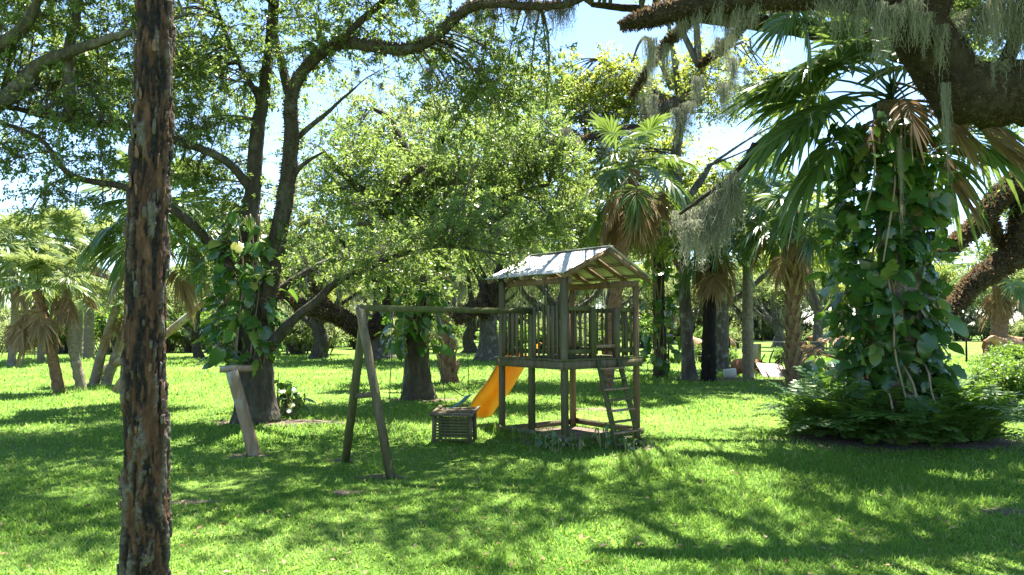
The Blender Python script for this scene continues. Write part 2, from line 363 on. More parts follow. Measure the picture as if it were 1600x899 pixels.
# ------------------------------------------------------------------ wooden playset: tower, roof, ladder, slide, swing frame
def playset():
    rng = np.random.default_rng(11)
    root = thing('wooden_playset', 'weathered wooden play tower with tin roof, yellow slide and swing beam', 'playset', (FN[0], FN[1], 0), FA)
    def L(p):                                            # world -> playset space
        q = A(p[0], p[1])-FN; return A(q@FU, q@FV, p[2])
    def part(name, mb, mat, parent=root, smooth=False):
        me_o = mb.build(name, mat, None, smooth); me_o.parent = parent; return me_o
    def one(name, vf, mat, parent=root):
        return part(name, MB().add(*vf), mat, parent)
    DZ, RZ, TZ = 1.5, 2.47, 3.0
    ps = .095
    # main posts
    for (u, v, top, mt) in ((0, 0, TZ, 'wood'), (0, FD, TZ, 'wood'), (FW, 0, TZ, 'wood_red'), (FW, FD, TZ, 'wood_red'),
                            (0, FD*.5, RZ, 'wood_green'), (.72, 0, RZ+.0, 'wood_green'), (1.38, 0, RZ+.0, 'wood')):
        z0 = -.05 if v > 0 or u in (0, FW) else DZ
        su = ps if (u in (0, FW)) else ps*1.1
        one('post', box((u, v, (z0+top)/2), (su, ps, top-z0), .004, rng), mt)
    # rim joists
    o = .075
    for a, b_ in (((-o, -o), (FW+o, -o)), ((-o, FD+o), (FW+o, FD+o)), ((-o, -o+.02), (-o, FD+o-.02)), ((FW+o, -o+.02), (FW+o, FD+o-.02))):
        one('rim_joist', beam((a[0], a[1], DZ-.075), (b_[0], b_[1], DZ-.075), .04, .145), 'wood')
    # deck planks
    n = 13; pw = (FD+.2)/n
    for k in range(n):
        one('deck_plank', box((FW/2, -.1+pw*(k+.5), DZ+.018+rng.normal(0, .002)), (FW+.22, pw-.008, .03), .003, rng), 'wood' if k % 3 else 'wood_green')
    # railings
    def rail(p, q, nb, skip=None, rows=(RZ-.03, DZ+.16)):
        p = A(*p); q = A(*q)
        for z in rows: one('railing', beam((*p, z), (*q, z), .035, .085), 'wood_green')
        for k in range(nb):
            t = (k+.5)/nb+rng.normal(0, .012); c = p+(q-p)*t; w_ = rng.choice([.035, .045, .075])
            nrm = np.array([-(q-p)[1], (q-p)[0]]); nrm = nrm/np.linalg.norm(nrm)
            c2 = c+nrm*.036
            ln = rng.uniform(-.02, .015)
            one('baluster', beam((c2[0], c2[1], DZ+.05), (c2[0]+rng.normal(0, .008), c2[1]+rng.normal(0, .008), RZ+.02+ln), w_, .025, (nrm[0], nrm[1], 0)), str(rng.choice(['wood', 'wood_green', 'wood'])))
    rail((0, .06), (0, FD*.5-.06), 6); rail((0, FD*.5+.06), (0, FD-.06), 6)
    rail((.06, 0), (.66, 0), 4); rail((1.44, 0), (FW-.06, 0), 4)
    rail((FW, .06), (FW, FD-.06), 11)
    rail((1.15, FD), (FW-.06, FD), 6); rail((.06, FD), (.42, FD), 3)
    one('crossbar', beam((.72, .0, DZ+.25), (1.38, 0, DZ+.25), .03, .06), 'log')
    # eave beams
    for u in (0, FW):
        one('eave_beam', beam((u+(.068 if u == 0 else -.068), -.12, TZ-.05), (u+(.068 if u == 0 else -.068), FD+.15, TZ-.05), .038, .12), 'wood_red')
    # roof
    U0, U1, V0, V1 = -.17, 2.2, -.2, FD+.3; UR = (U0+U1)/2; ZE, ZR = 3.05, 3.585
    roof = one('ridge_board', beam((UR, V0+.05, ZR-.1), (UR, V1-.05, ZR-.1), .03, .12), 'wood_red'); roof.name = 'roof_frame'
    for side, ue in ((-1, U0), (1, U1)):
        for v in np.linspace(V0+.06, V1-.06, 5):
            one('rafter', beam((UR, v, ZR-.055), (ue, v, ZE-.055), .04, .085), 'wood_red', roof)
        for t in (.12, .5, .9):
            u = UR+(ue-UR)*t; z = ZR+(ZE-ZR)*t-.012
            one('purlin', beam((u, V0+.01, z-.002), (u, V1-.01, z-.002), .06, .022), 'wood_red', roof)
        ns = 4; sw = (V1-V0)/ns
        for k in range(ns):                                # corrugated sheets, each its own piece
            m_ = 40; vv = np.linspace(V0+sw*k-.012, V0+sw*(k+1)+.012, m_)
            zz = .009*np.sin(vv*2*np.pi/.076)+.004*k % 2*.003
            tt = np.linspace(-.01, 1.02, 6); sag = rng.normal(0, .004, (6, 1))
            Vg = np.stack([np.broadcast_to((UR+(ue-UR)*tt)[:, None], (6, m_)), np.broadcast_to(vv, (6, m_)),
                           (ZR+(ZE-ZR)*tt)[:, None]+zz[None]+.014+(k % 2)*.004+sag], -1).reshape(-1, 3)
            i, j = np.meshgrid(np.arange(5), np.arange(m_-1), indexing='ij')
            Fg = np.stack([i*m_+j, i*m_+j+1, (i+1)*m_+j+1, (i+1)*m_+j], -1).reshape(-1, 4)
            so_ = part('roof_sheet', MB().add(Vg, Fg), 'sheet_metal', roof, True)
            md = so_.modifiers.new('thickness', 'SOLIDIFY'); md.thickness = .0025
    one('ridge_cap', beam((UR, V0-.01, ZR+.03), (UR, V1+.01, ZR+.03), .14, .012), 'sheet_metal', roof)
    # skirt boards at the ground
    for a, b_, z in (((-.065, -.065), (-.065, FD+.1), .16), ((-.065, -.069), (FW+.1, -.069), .12), ((FW+.065, 0), (FW+.065, FD), .1), ((0, FD+.065), (FW, FD+.065), .1)):
        one('skirt_board', beam((*a, z), (*b_, z+rng.normal(0, .015)), .035, .12), 'wood')
    # ladder, a little askew
    tl = A(.76, -.1, DZ-.0); tr = A(1.33, -.1, DZ-.0)
    bl = L(ground(966, 703)); br = L(ground(1001, 697)); bl[2] = br[2] = -.03
    lad = one('ladder', beam(tl, bl, .04, .1, (1, 0, 0)), 'wood_green'); one('ladder_rail', beam(tr, br, .04, .1, (1, 0, 0)), 'wood_green', lad)
    for k in range(8):
        t = .1+k*.118; a = tl+(bl-tl)*t; b_ = tr+(br-tr)*t
        one('rung', beam(a+A(-.03, -.045, 0), b_+A(.03, -.045, 0), .085, .03), 'wood' if k % 2 else 'log', lad)
    # slide: a wavy trough
    n = 26; t = np.linspace(0, 1, n)
    sv = FD+.02+t*1.5; sz = DZ+.04-(1.5-.1)*(t**1.12)+.05*np.sin(t*np.pi*2.4+.35)*np.sin(t*np.pi); sz[-3:] = np.maximum(sz[-3:], [.16, .13, .12])
    prof = [(-.38, .2), (-.37, .25), (-.32, .25), (-.29, .1), (-.2, .01), (0, -.012), (.2, .01), (.29, .1), (.32, .25), (.37, .25), (.38, .2)]
    us = .74
    Vs = np.array([[(us+pu, sv[k]+pz*.25, sz[k]+pz) for pu, pz in prof] for k in range(n)]).reshape(-1, 3); m_ = len(prof)
    i, j = np.meshgrid(np.arange(n-1), np.arange(m_-1), indexing='ij')
    Fs = np.stack([i*m_+j, i*m_+j+1, (i+1)*m_+j+1, (i+1)*m_+j], -1).reshape(-1, 4)
    s = part('slide', MB().add(Vs, Fs), 'slide_plastic', root, True); md = s.modifiers.new('thickness', 'SOLIDIFY'); md.thickness = .012
    for sg in (-1, 1):
        q = np.stack([np.full(n, us+sg*.375), sv+.055, sz+.225, np.full(n, .016)], 1)
        part('slide_rim', MB().add(*tube(q, 6)), 'slide_edge', s, True)
    # swing frame
    top = L(at(571, 489, 10.25)); top[2] = 2.385; fe = A(.07, FD*.5, 2.40)
    d = unit(top-fe)
    one('swing_beam', beam(fe, top+d*.12, .09, .095), 'wood_green')
    for g_, mt in ((ground(612, 748), 'wood'), (ground(539, 722), 'wood_green')):
        e = L(g_); e[2] = -.06; side = .055 if mt == 'wood' else .055
        tp = top+A(0, 0, -.0)+unit(e-top)*(-.02)+d*.0
        lg = one('swing_leg', beam(tp-d*.0+A(d[0], d[1], 0)*.1*(1 if mt == 'wood' else .1), e, .095, .09, (d[0], d[1], 0)), mt)
    a = L(ground(612, 748)); b_ = L(ground(539, 722)); p1 = top+(a-top)*.52; p2 = top+(b_-top)*.56
    one('cross_brace', beam(p1, p2, .04, .085), 'wood')
    one('bolt_plate', tube(np.array([[*(top+d*.13+A(0, 0, -.03)), .06], [*(top+d*.14+A(0, 0, -.03)), .06]]), 12), 'sheet_metal')
    Wp = lambda t: (lambda q: Vector((FN[0]+FU[0]*q[0]+FV[0]*q[1], FN[1]+FU[1]*q[0]+FV[1]*q[1], q[2])))(fe+(top-fe)*t)
    return Wp
beam_pt = playset()
def on_beam(px):
    best = min(np.linspace(0, 1, 300), key=lambda t: abs(800+FPX*beam_pt(t).x/beam_pt(t).y-px)); p = beam_pt(best); p.z -= .05
    return p
def chain(name, pts, r=.008, mat='chain', parent=None):
    q = spline([(*p, r) for p in pts], .05)
    return mk(name, *tube(q, 5, .25, 4), mat, parent)
# the belt swing lying on the overturned bench
bb = ground(709, 694); bb.y += .25
sw = thing('belt_swing', 'blue belt swing hanging slack over the overturned slatted bench', 'swing', (bb.x, bb.y, 0))
p1 = on_beam(682); p2 = on_beam(729)
s1 = Vector((bb.x-.16, bb.y-.12, .6)); s2 = Vector((bb.x+.27, bb.y-.16, .86))
q = spline([(*s1, .01), (*(s1*.5+s2*.5+Vector((0, 0, -.06))), .01), (*s2, .01)], .04); Vb = []
for k in range(len(q)):
    for e in (-.13, .13): Vb.append(q[k, :3]+A(e*.35, e, 0))
Fb = [(2*k, 2*k+1, 2*k+3, 2*k+2) for k in range(len(q)-1)]
o = mk('seat', Vb, Fb, 'seat_plastic', sw, None, True); o.modifiers.new('thickness', 'SOLIDIFY').thickness = .012
chain('chain', [p1, (p1*.5+s1*.5), s1], .006, 'chain', sw); chain('chain', [p2, p2*.5+s2*.5, s2], .006, 'chain', sw)
chain('chain', [at(683, 566, p1.y-.2), at(700, 600, p1.y), at(722, 618, bb.y), s2], .008, 'chain', sw)
# loose ropes on the beam
for px, ln, lb in ((610, 1.85, 'long thin dark rope hanging from swing beam beside the brown frame leg'), (632, 1.25, 'short looped rope hanging from swing beam near the middle')):
    p = on_beam(px); rs = np.random.default_rng(px)
    pts = [p]+[p+Vector((rs.normal(0, .012), rs.normal(0, .012), -ln*t)) for t in (.3, .6, .85, 1)]
    tag(chain('rope', pts, .007, 'rope'), lb, 'rope')
# overturned slatted bench
def bench():
    rng = np.random.default_rng(5); r = thing('slatted_bench', 'overturned weathered slatted wooden bench under the belt swing', 'bench', (bb.x, bb.y, 0), R(-8))
    def one(n, vf, m): o = MB().add(*vf).build(n, m); o.parent = r
    w_, h = .33, .5
    for x in (-w_, w_):
        for y in (-.24, .24): one('leg', box((x, y, h/2), (.07, .06, h+.03), .008, rng), 'wood')
    for k in range(8): one('slat', box((0, -.275, .08+k*.052), (2*w_-.04, .02, .036), .003, rng), 'wood_green')
    for k in range(8): one('slat', box((0, .275, .08+k*.052), (2*w_-.04, .02, .036), .003, rng), 'wood_green')
    for k in range(5): one('seat_plank', beam((-w_-.05, -.3+k*.15, h+.03+.006*k), (w_+.05, -.28+k*.15, h+.01+.02*k), .13, .025), 'log' if k % 2 else 'wood')
    for x in (-w_-.04, w_+.04): one('arm', beam((x, -.36, h+.02), (x, .4, h+.1), .06, .03), 'wood')
bench()
# leaning T-post
def tpost():
    b_ = ground(399, 712); r = thing('leaning_post', 'leaning round wooden post with short log nailed across its top', 'post', b_)
    t = at(362, 580, b_.y-.1); mk('post', *tube(spline([(b_.x, b_.y, -.05, .105), (*(b_*.5+t*.5), .1), (*t, .095)], .1), 14, .03, 1), 'log', r, None, True)
    a = at(343, 577, t.y+.02); c = at(394, 576, t.y+.22)
    mk('cross_log', *tube(spline([(*a, .058), (*(a*.5+c*.5), .062), (*c, .055)], .08), 12, .03, 2), 'log', r, None, True)
tpost()

# ------------------------------------------------------------------ dead trunk close to the camera
def dead_trunk():
    d = 4.3; b_ = at(222, 1030, d); b_.z = 0; t = at(240, -60, d); hgt = t.z+.5
    r = thing('dead_palm_trunk', 'tall dead charred trunk with flaking grey and orange bark', 'trunk', (b_.x, b_.y, 0))
    nz, k = 620, 96; z = np.linspace(-.1, hgt, nz); a = np.linspace(0, 2*np.pi, k, endpoint=False)
    V = np.zeros((nz, k, 3), np.float32); Cc = np.zeros((nz, k, 4), np.float32)
    for i in range(nz):
        f = z[i]/hgt; cx = b_.x+(t.x-b_.x)*z[i]/t.z+.012*math.sin(z[i]*2.1); cy = b_.y+.01*math.sin(z[i]*1.7+1); r0 = .133-.032*f
        for j in range(k):
            ca, sa = math.cos(a[j]), math.sin(a[j]); x, y = ca*.16, sa*.16
            n1 = mn.fractal(Vector((x*13, y*13, z[i]*3.6)), .65, 2.1, 6); n2 = mn.fractal(Vector((x*13+5, y*13, z[i]*3.2+9)), .65, 2.1, 6)
            n3 = mn.noise(Vector((x*40, y*40, z[i]*14)))
            low = max(0, 1-z[i]/1.5)
            bark = 1/(1+math.exp(-(n2-.42+low*.5)*22)); char = 1/(1+math.exp(-(n1-.06)*18))
            char *= (1-bark*.85)
            rr = r0+.012*bark-.014*char+.0035*n3+.009*n1+.006*n2
            V[i, j] = (cx+ca*rr, cy+sa*rr, z[i]); Cc[i, j] = (char, bark, 0, 1)
    i, j = np.meshgrid(np.arange(nz-1), np.arange(k), indexing='ij'); j2 = (j+1) % k
    F = np.stack([i*k+j, i*k+j2, (i+1)*k+j2, (i+1)*k+j], -1).reshape(-1, 4)
    o = mk('trunk', V.reshape(-1, 3), F, 'dead_trunk', r, None, True)
    at_ = o.data.attributes.new('layer', 'FLOAT_COLOR', 'POINT'); at_.data.foreach_set('color', Cc.reshape(-1))
    rng = np.random.default_rng(8)                       # loose flakes of bark standing off the wood
    for q in range(70):
        zz = rng.uniform(.3, hgt-.3); th = rng.uniform(math.pi, 2*math.pi)+rng.normal(0, .2); rr = .133-.032*zz/hgt+.004
        hh, ww = rng.uniform(.012, .05), rng.uniform(.007, .02); c = A(b_.x+(t.x-b_.x)*zz/t.z, b_.y, zz)
        n_ = A(math.cos(th), math.sin(th), 0); s_ = A(-math.sin(th), math.cos(th), 0); V = []
        for u in (-1, -.3, .4, 1):
            for v in (-1, 0, 1):
                V.append(c+n_*(rr+.008+.012*max(0, u)*rng.uniform(.2, 1)-.010*abs(v))+s_*ww*v*(1-.3*abs(u))*rng.uniform(.7, 1.1)+A(0, 0, hh*u*rng.uniform(.8, 1.1)))
        Ff = [(a_*3+c_, a_*3+c_+1, a_*3+c_+4, a_*3+c_+3) for a_ in range(3) for c_ in range(2)]
        fo = mk('bark_flake', V, Ff, 'oak_bark' if q % 3 else 'palm_bark_red', r); fo.modifiers.new('thickness', 'SOLIDIFY').thickness = .006
dead_trunk()

# ------------------------------------------------------------------ oaks
def rows(pts): return [(*at(px, py, d), r) for px, py, d, r in pts]
def fuzz(Q, rng, per_m=500, size=.07, up=.6):
    """resurrection fern on a limb"""
    P = Q[:, :3]; seg = np.linalg.norm(np.diff(P, axis=0), axis=1); tot = seg.sum(); n = int(tot*per_m)
    s = rng.uniform(0, 1, n)*(len(P)-1); i = np.minimum(s.astype(int), len(P)-2); f = (s-i)[:, None]
    C = P[i]*(1-f)+P[i+1]*f; r = Q[i, 3]*(1-f[:, 0])+Q[i+1, 3]*f[:, 0]
    T = unit(P[i+1]-P[i]); Rn = rng.normal(0, 1, (n, 3))+A(0, 0, up); Rn = unit(Rn-T*(Rn*T).sum(1)[:, None])
    L = size*rng.uniform(.5, 1.6, n)
    V, F = leaf_batch(C+Rn*r[:, None]*.93, Rn+rng.normal(0, .5, (n, 3))+A(0, 0, -.1), T+rng.normal(0, .6, (n, 3)), L, L*.4)
    return V, F, rng.uniform(0, 1, n)
def oak(name, label, trunk, limbs, vols, leafmat='oak_leaf', bark='oak_bark', seed=1, fern=(), sides=14, cat='tree', limb_bark=None, fern_kw={}, lscale=1., **kw):
    rng = np.random.default_rng(seed); T = spline(trunk, .2)
    root = thing(name, label, cat, (T[0, 0], T[0, 1], 0))
    nz = np.cumsum(rng.normal(0, .012, (len(T), 2)), axis=0); T[:, :2] += nz-nz[:1]
    mk('trunk', *tube(T, 22, .035, seed, .07), bark, root, None, True)
    sk = [T[int(len(T)*.75):]]; fz = MB()
    for k, l in enumerate(limbs):
        Q = spline(l, .16); Q[:, 3] *= lscale; wob = np.cumsum(rng.normal(0, .006, (len(Q), 3)), axis=0); Q[:, :3] += wob
        mk('limb', *tube(Q, sides, .05, seed+k), limb_bark or bark, root, None, True)
        sk.append(Q[len(Q)//5:])
        if k in fern: V, F, t = fuzz(Q, rng, **fern_kw); fz.add(V, F, t)
    if fern: tag(fz.build('fern_growth', 'limb_fern', root), kind='stuff')
    (Vw, Fw), (Vl, Fl, tl) = foliage(np.vstack(sk), vols, rng, **kw)
    mk('branchwork', Vw, Fw, 'twig_bark', root)
    mk('crown', Vl, Fl, leafmat, root, tl)
    return root, np.vstack(sk)
def vol(px, py, d, rx, ry, rz, n): return (tuple(at(px, py, d)), (rx, ry, rz), n)

g1 = ground(402, 660)
oak('live_oak', 'big two-stemmed live oak with vine on its trunk behind the leaning post', 
    [(g1.x, g1.y, -.1, .56), (g1.x, g1.y, .3, .46), *rows([(401, 600, g1.y, .41), (400, 540, g1.y, .38), (404, 470, g1.y, .36), (410, 440, g1.y, .3)])],
    [rows([(393, 490, g1.y, .34), (389, 400, g1.y, .30), (396, 300, g1.y+.2, .26), (405, 200, g1.y+.3, .22), (422, 100, g1.y+.4, .17), (430, 10, g1.y+.5, .13), (440, -120, g1.y+.6, .06)]),
     rows([(415, 500, g1.y-.1, .32), (430, 400, g1.y-.2, .27), (447, 310, g1.y-.3, .25), (456, 220, g1.y-.4, .23), (457, 150, g1.y-.5, .2), (480, 105, g1.y-.7, .18), (525, 70, g1.y-1.1, .17), (575, 72, g1.y-1.5, .16), (625, 77, g1.y-1.9, .15), (672, 62, g1.y-2.2, .14), (712, 22, g1.y-2.5, .13), (760, 4, g1.y-2.8, .12), (880, 6, g1.y-3.2, .09), (960, -40, g1.y-3.4, .04)]),
     rows([(456, 160, g1.y-.4, .15), (440, 100, g1.y-.2, .14), (428, 30, g1.y, .12), (445, -110, g1.y, .05)]),
     rows([(525, 72, g1.y-1.1, .12), (560, 36, g1.y-1.2, .11), (610, -4, g1.y-1.3, .09), (700, -60, g1.y-1.6, .04)]),
     rows([(384, 445, g1.y, .2), (342, 395, g1.y-.4, .16), (300, 352, g1.y-.8, .14), (255, 318, g1.y-1.2, .12), (190, 291, g1.y-1.6, .10), (112, 274, g1.y-2, .08), (60, 215, g1.y-2.3, .06), (0, 188, g1.y-2.6, .035)]),
     rows([(394, 300, g1.y+.2, .15), (350, 250, g1.y-.3, .13), (260, 215, g1.y-.8, .12), (190, 196, g1.y-1.2, .11), (105, 188, g1.y-1.6, .10), (0, 165, g1.y-2, .06)]),
     rows([(418, 545, g1.y-.2, .2), (455, 503, g1.y-.5, .16), (492, 472, g1.y-.8, .13), (525, 440, g1.y-1, .11), (575, 420, g1.y-1.3, .09), (640, 396, g1.y-1.6, .07), (702, 384, g1.y-1.9, .055), (790, 399, g1.y-2.2, .025)]),
     rows([(425, 470, g1.y, .16), (468, 434, g1.y+.2, .12), (510, 412, g1.y+.5, .1), (570, 396, g1.y+.9, .07), (650, 360, g1.y+1.2, .03)]),
     rows([(457, 220, g1.y-.3, .1), (500, 186, g1.y-.4, .07), (556, 137, g1.y-.6, .03)]),
     rows([(447, 300, g1.y-.3, .09), (470, 262, g1.y-.5, .07), (508, 238, g1.y-.7, .03)]),
     rows([(408, 160, g1.y+.2, .11), (378, 108, g1.y+.1, .08), (350, 50, g1.y, .06), (325, -30, g1.y, .03)]),
     rows([(430, 10, g1.y, .1), (360, -60, g1.y-1.5, .08), (260, -110, g1.y-3, .05)]),
     rows([(440, -80, g1.y, .09), (560, -150, g1.y-2, .07), (700, -170, g1.y-4, .04)])],
    [vol(300, 120, g1.y+.5, 2.6, 2.6, 2.1, 66), vol(110, 110, g1.y-.8, 2.8, 2.0, 2.0, 56), vol(90, 330, g1.y-1.5, 1.3, .8, .35, 5), vol(60, 240, g1.y-2, 1.6, 1.0, .5, 9),
     vol(330, 280, g1.y+1, 1.7, 1.5, 1.2, 20), vol(560, 20, g1.y-1, 2.6, 2.0, 1.3, 40), vol(760, 150, g1.y-1.2, 1.7, 1.5, 1.4, 30), vol(590, 410, g1.y-1, 2.2, 1.2, .7, 18), vol(720, 370, g1.y-1.8, 1.4, .8, .6, 12),
     vol(350, 400, g1.y+.3, .8, .8, .9, 6), vol(250, -160, g1.y-2, 5, 3.2, 1.8, 64), vol(620, -170, g1.y-2.5, 5, 3.2, 1.6, 62)],
    bark='oak_bark_dark', lscale=.7, seed=21, fern=(1,), fern_kw=dict(per_m=420, size=.06), ntw=14, nleaf=34, leaf=.085, bough_r=.5)

def far_trunk(px, py, hgt): g = ground(px, py); return g
# oak standing out of frame on the left, its boughs reaching in
gL = at(-330, 700, 14); 
oak('live_oak', 'spreading oak whose bare grey boughs reach across above the palm clump', 
    [(gL.x, 14, -.1, .6), (gL.x, 14, 1, .45), (gL.x+.2, 14, 3, .4), (gL.x+.5, 14, 4.5, .34)],
    [[(gL.x+.4, 14, 4.2, .26), *rows([(-140, 230, 13.6, .2), (0, 165, 13.2, .15), (60, 108, 13, .12), (115, 84, 12.9, .1), (200, 52, 12.7, .06), (300, 20, 12.5, .02)])],
     [(gL.x+.5, 14, 4.5, .24), *rows([(-120, 130, 13, .16), (0, 70, 12.6, .12), (45, 30, 12.4, .1), (70, -40, 12.3, .06)])],
     rows([(105, 192, 13.4, .11), (112, 140, 13.2, .11), (108, 90, 13.1, .1), (122, 30, 13, .08), (130, -60, 13, .05)]),
     [(gL.x+.4, 14, 4.4, .2), *rows([(-200, -60, 12, .15), (-60, -160, 10.5, .1), (100, -220, 9.8, .05)])]],
    [vol(60, 40, 12.9, 2.0, 1.6, 1.2, 22), vol(-60, 170, 13, 1.8, 1.5, 1.4, 18), vol(140, 170, 13.3, 1.1, .8, .7, 9), vol(-100, -200, 11.5, 4.6, 3, 1.5, 48), vol(60, -330, 10.5, 3, 2.4, 1, 16)],
    seed=5, ntw=12, nleaf=32, leaf=.085, bough_r=.5)

# vine-clad oak behind the swing beam
gF = ground(654, 624)
oak('live_oak', 'dark-trunked oak wrapped in broad vine leaves behind the swing beam',
    [(gF.x, gF.y, -.1, .62), (gF.x, gF.y, .3, .44), *rows([(652, 560, gF.y, .36), (650, 480, gF.y, .33), (652, 400, gF.y, .3), (648, 320, gF.y, .26), (640, 240, gF.y, .2)])],
    [rows([(648, 400, gF.y, .17), (600, 330, gF.y-.5, .13), (545, 280, gF.y-1, .1), (500, 230, gF.y-1.3, .05)]),
     rows([(650, 420, gF.y, .17), (720, 350, gF.y+.3, .13), (790, 310, gF.y+.5, .1), (860, 290, gF.y+.6, .05)]),
     rows([(646, 300, gF.y, .16), (690, 220, gF.y-.6, .12), (740, 160, gF.y-1, .08), (800, 110, gF.y-1.4, .04)]),
     rows([(640, 250, gF.y, .15), (610, 190, gF.y+.3, .1), (580, 170, gF.y+.5, .05)]),
     rows([(560, 350, gF.y-2.4, .06), (640, 345, gF.y-2, .06), (690, 320, gF.y-1.8, .03)]),
     rows([(645, 350, gF.y, .14), (620, 300, gF.y-1.6, .1), (660, 260, gF.y-3, .06)])],
    [vol(570, 280, gF.y-.5, 2.2, 1.8, 1.5, 30), vol(720, 270, gF.y-.3, 2.4, 2, 1.6, 40), vol(830, 260, gF.y+.4, 2.2, 1.6, 1.9, 34), vol(660, 330, gF.y-1.6, 2.4, 1.2, .9, 22), vol(800, 360, gF.y-.2, 2.0, 1.2, .7, 18), vol(560, 215, gF.y+1, 1.6, 1.4, .6, 10),
     vol(640, 420, gF.y+1, 1.2, .8, .6, 6)],
    bark='oak_bark_dark', seed=33, ntw=13, nleaf=36, leaf=.1, bough_r=.62)

# sunlit oak with mossy limbs behind the tower
g5 = ground(1076, 594)
oak('live_oak', 'sunlit yellow-green oak with smooth grey trunk beside the charred palm',
    [(g5.x, g5.y, -.1, .45), (g5.x, g5.y, .3, .3), *rows([(1073, 540, g5.y, .24), (1070, 470, g5.y, .23), (1066, 380, g5.y, .22), (1056, 320, g5.y, .2)])],
    [rows([(1060, 340, g5.y, .22), (1056, 250, g5.y-.3, .2), (1063, 180, g5.y-.6, .17), (1050, 80, g5.y-1, .1), (1040, 0, g5.y-1, .05)]),
     rows([(1095, 152, g5.y-1, .2), (1060, 160, g5.y-1.3, .24), (1030, 172, g5.y-1.6, .22), (1005, 200, g5.y-1.9, .18), (960, 206, g5.y-2.2, .13), (900, 219, g5.y-2.5, .06)]),
     rows([(1060, 330, g5.y, .18), (1090, 290, g5.y+.3, .15), (1110, 260, g5.y+.5, .1)]),
     rows([(1062, 180, g5.y-.6, .14), (1000, 120, g5.y-.3, .1), (930, 90, g5.y, .06)]),
     rows([(1060, 160, g5.y-.8, .12), (1110, 90, g5.y-.5, .09), (1170, 60, g5.y, .05)]),
     rows([(1050, 140, g5.y-.8, .1), (1010, 60, g5.y-1.2, .07), (985, 100, g5.y-1.5, .03)])],
    [vol(900, 160, g5.y+.5, 2.8, 2, 1.7, 44), vol(1000, 150, g5.y-.2, 2.6, 2, 1.5, 34), vol(1120, 130, g5.y+.5, 2.6, 2, 1.4, 26), vol(850, 250, g5.y+1.5, 2.6, 2, 2, 36), vol(960, 260, g5.y+1, 2, 1.5, 1.2, 18), vol(1230, 160, g5.y+1, 1.6, 1.4, 1.0, 10), vol(990, 370, g5.y-2, 1.6, 1.2, .9, 18), vol(890, 370, g5.y-1, 1.8, 1.2, .7, 16)],
    leafmat='oak_leaf_bright', seed=44, fern=(1,), fern_kw=dict(per_m=500, size=.09), ntw=12, nleaf=34, leaf=.13, bough_r=.75)

# huge oak out of frame on the right: its limb crosses over everything
gR = Vector((12.5, 11.5, 0))
_, skR = oak('live_oak', 'massive oak whose dark mossy limb crosses over the vine-covered palm',
    [(gR.x, gR.y, -.1, 1.3), (gR.x, gR.y, .5, .95), (gR.x-.1, gR.y, 2.5, .8), (gR.x-.3, gR.y, 4.2, .7)],
    [[(gR.x-.3, gR.y, 4.2, .62), *rows([(1760, 200, 10.9, .56), (1640, 150, 10.6, .50), (1560, 146, 10.4, .46), (1505, 140, 10.2, .44), (1470, 92, 10.0, .40), (1435, 40, 9.8, .36), (1390, 0, 9.6, .27), (1320, -12, 9.4, .22), (1230, -10, 9.3, .19), (1150, -4, 9.2, .17), (1090, 6, 9.1, .15), (1040, 18, 9.1, .14), (1005, 28, 9.1, .10), (975, 37, 9.1, .04)])],
     rows([(1440, 50, 9.9, .25), (1470, -40, 9.6, .22), (1440, -150, 9, .16), (1350, -260, 8.4, .08)]),
     [(gR.x-.2, gR.y, 4, .5), (9.5, 9.5, 6.6, .36), (7, 8.4, 8.2, .25), (4.5, 7.8, 8.9, .16), (2, 7.5, 9.4, .07)],
     [(gR.x-.2, gR.y, 4, .5), (10.5, 14, 7, .36), (8, 16, 9, .25), (5, 17, 10, .16), (2, 17.5, 10.6, .07)],
     [(gR.x-.1, gR.y, 4, .45), (11.5, 8, 7, .3), (8, 6, 8.2, .2), (4, 5.4, 8.8, .08)],
     rows([(1540, 150, 10.3, .14), (1590, 60, 10, .1), (1600, -20, 9.8, .06)]),
     rows([(1090, 4, 9.1, .07), (1060, 50, 9.6, .05), (1035, 70, 9.9, .04), (985, 150, 10.5, .015)]),
     rows([(1180, -6, 9.2, .06), (1160, 40, 9.8, .05), (1130, 75, 10.2, .04), (1090, 105, 10.6, .02)])],
    [vol(1560, 20, 10.6, 1.2, .8, .5, 10), ((9, 9.5, 9.4), (4.6, 3, 1.5), 60), ((5.5, 12.5, 10.6), (4.2, 4, 1.2), 58), ((3.5, 8, 9.6), (3.2, 2, .9), 34), ((8, 17, 10.6), (4.5, 3, 1.5), 40), ((1, 13.5, 11.2), (3.2, 3, .8), 24), ((6, 5.5, 9.4), (4, 2.2, .8), 20)],
    limb_bark='limb_bark', bark='limb_bark', seed=55, fern=(0, 1, 6, 7), fern_kw=dict(per_m=1500, size=.05, up=.3), sides=20, ntw=14, nleaf=30, leaf=.1, bough_r=.5)

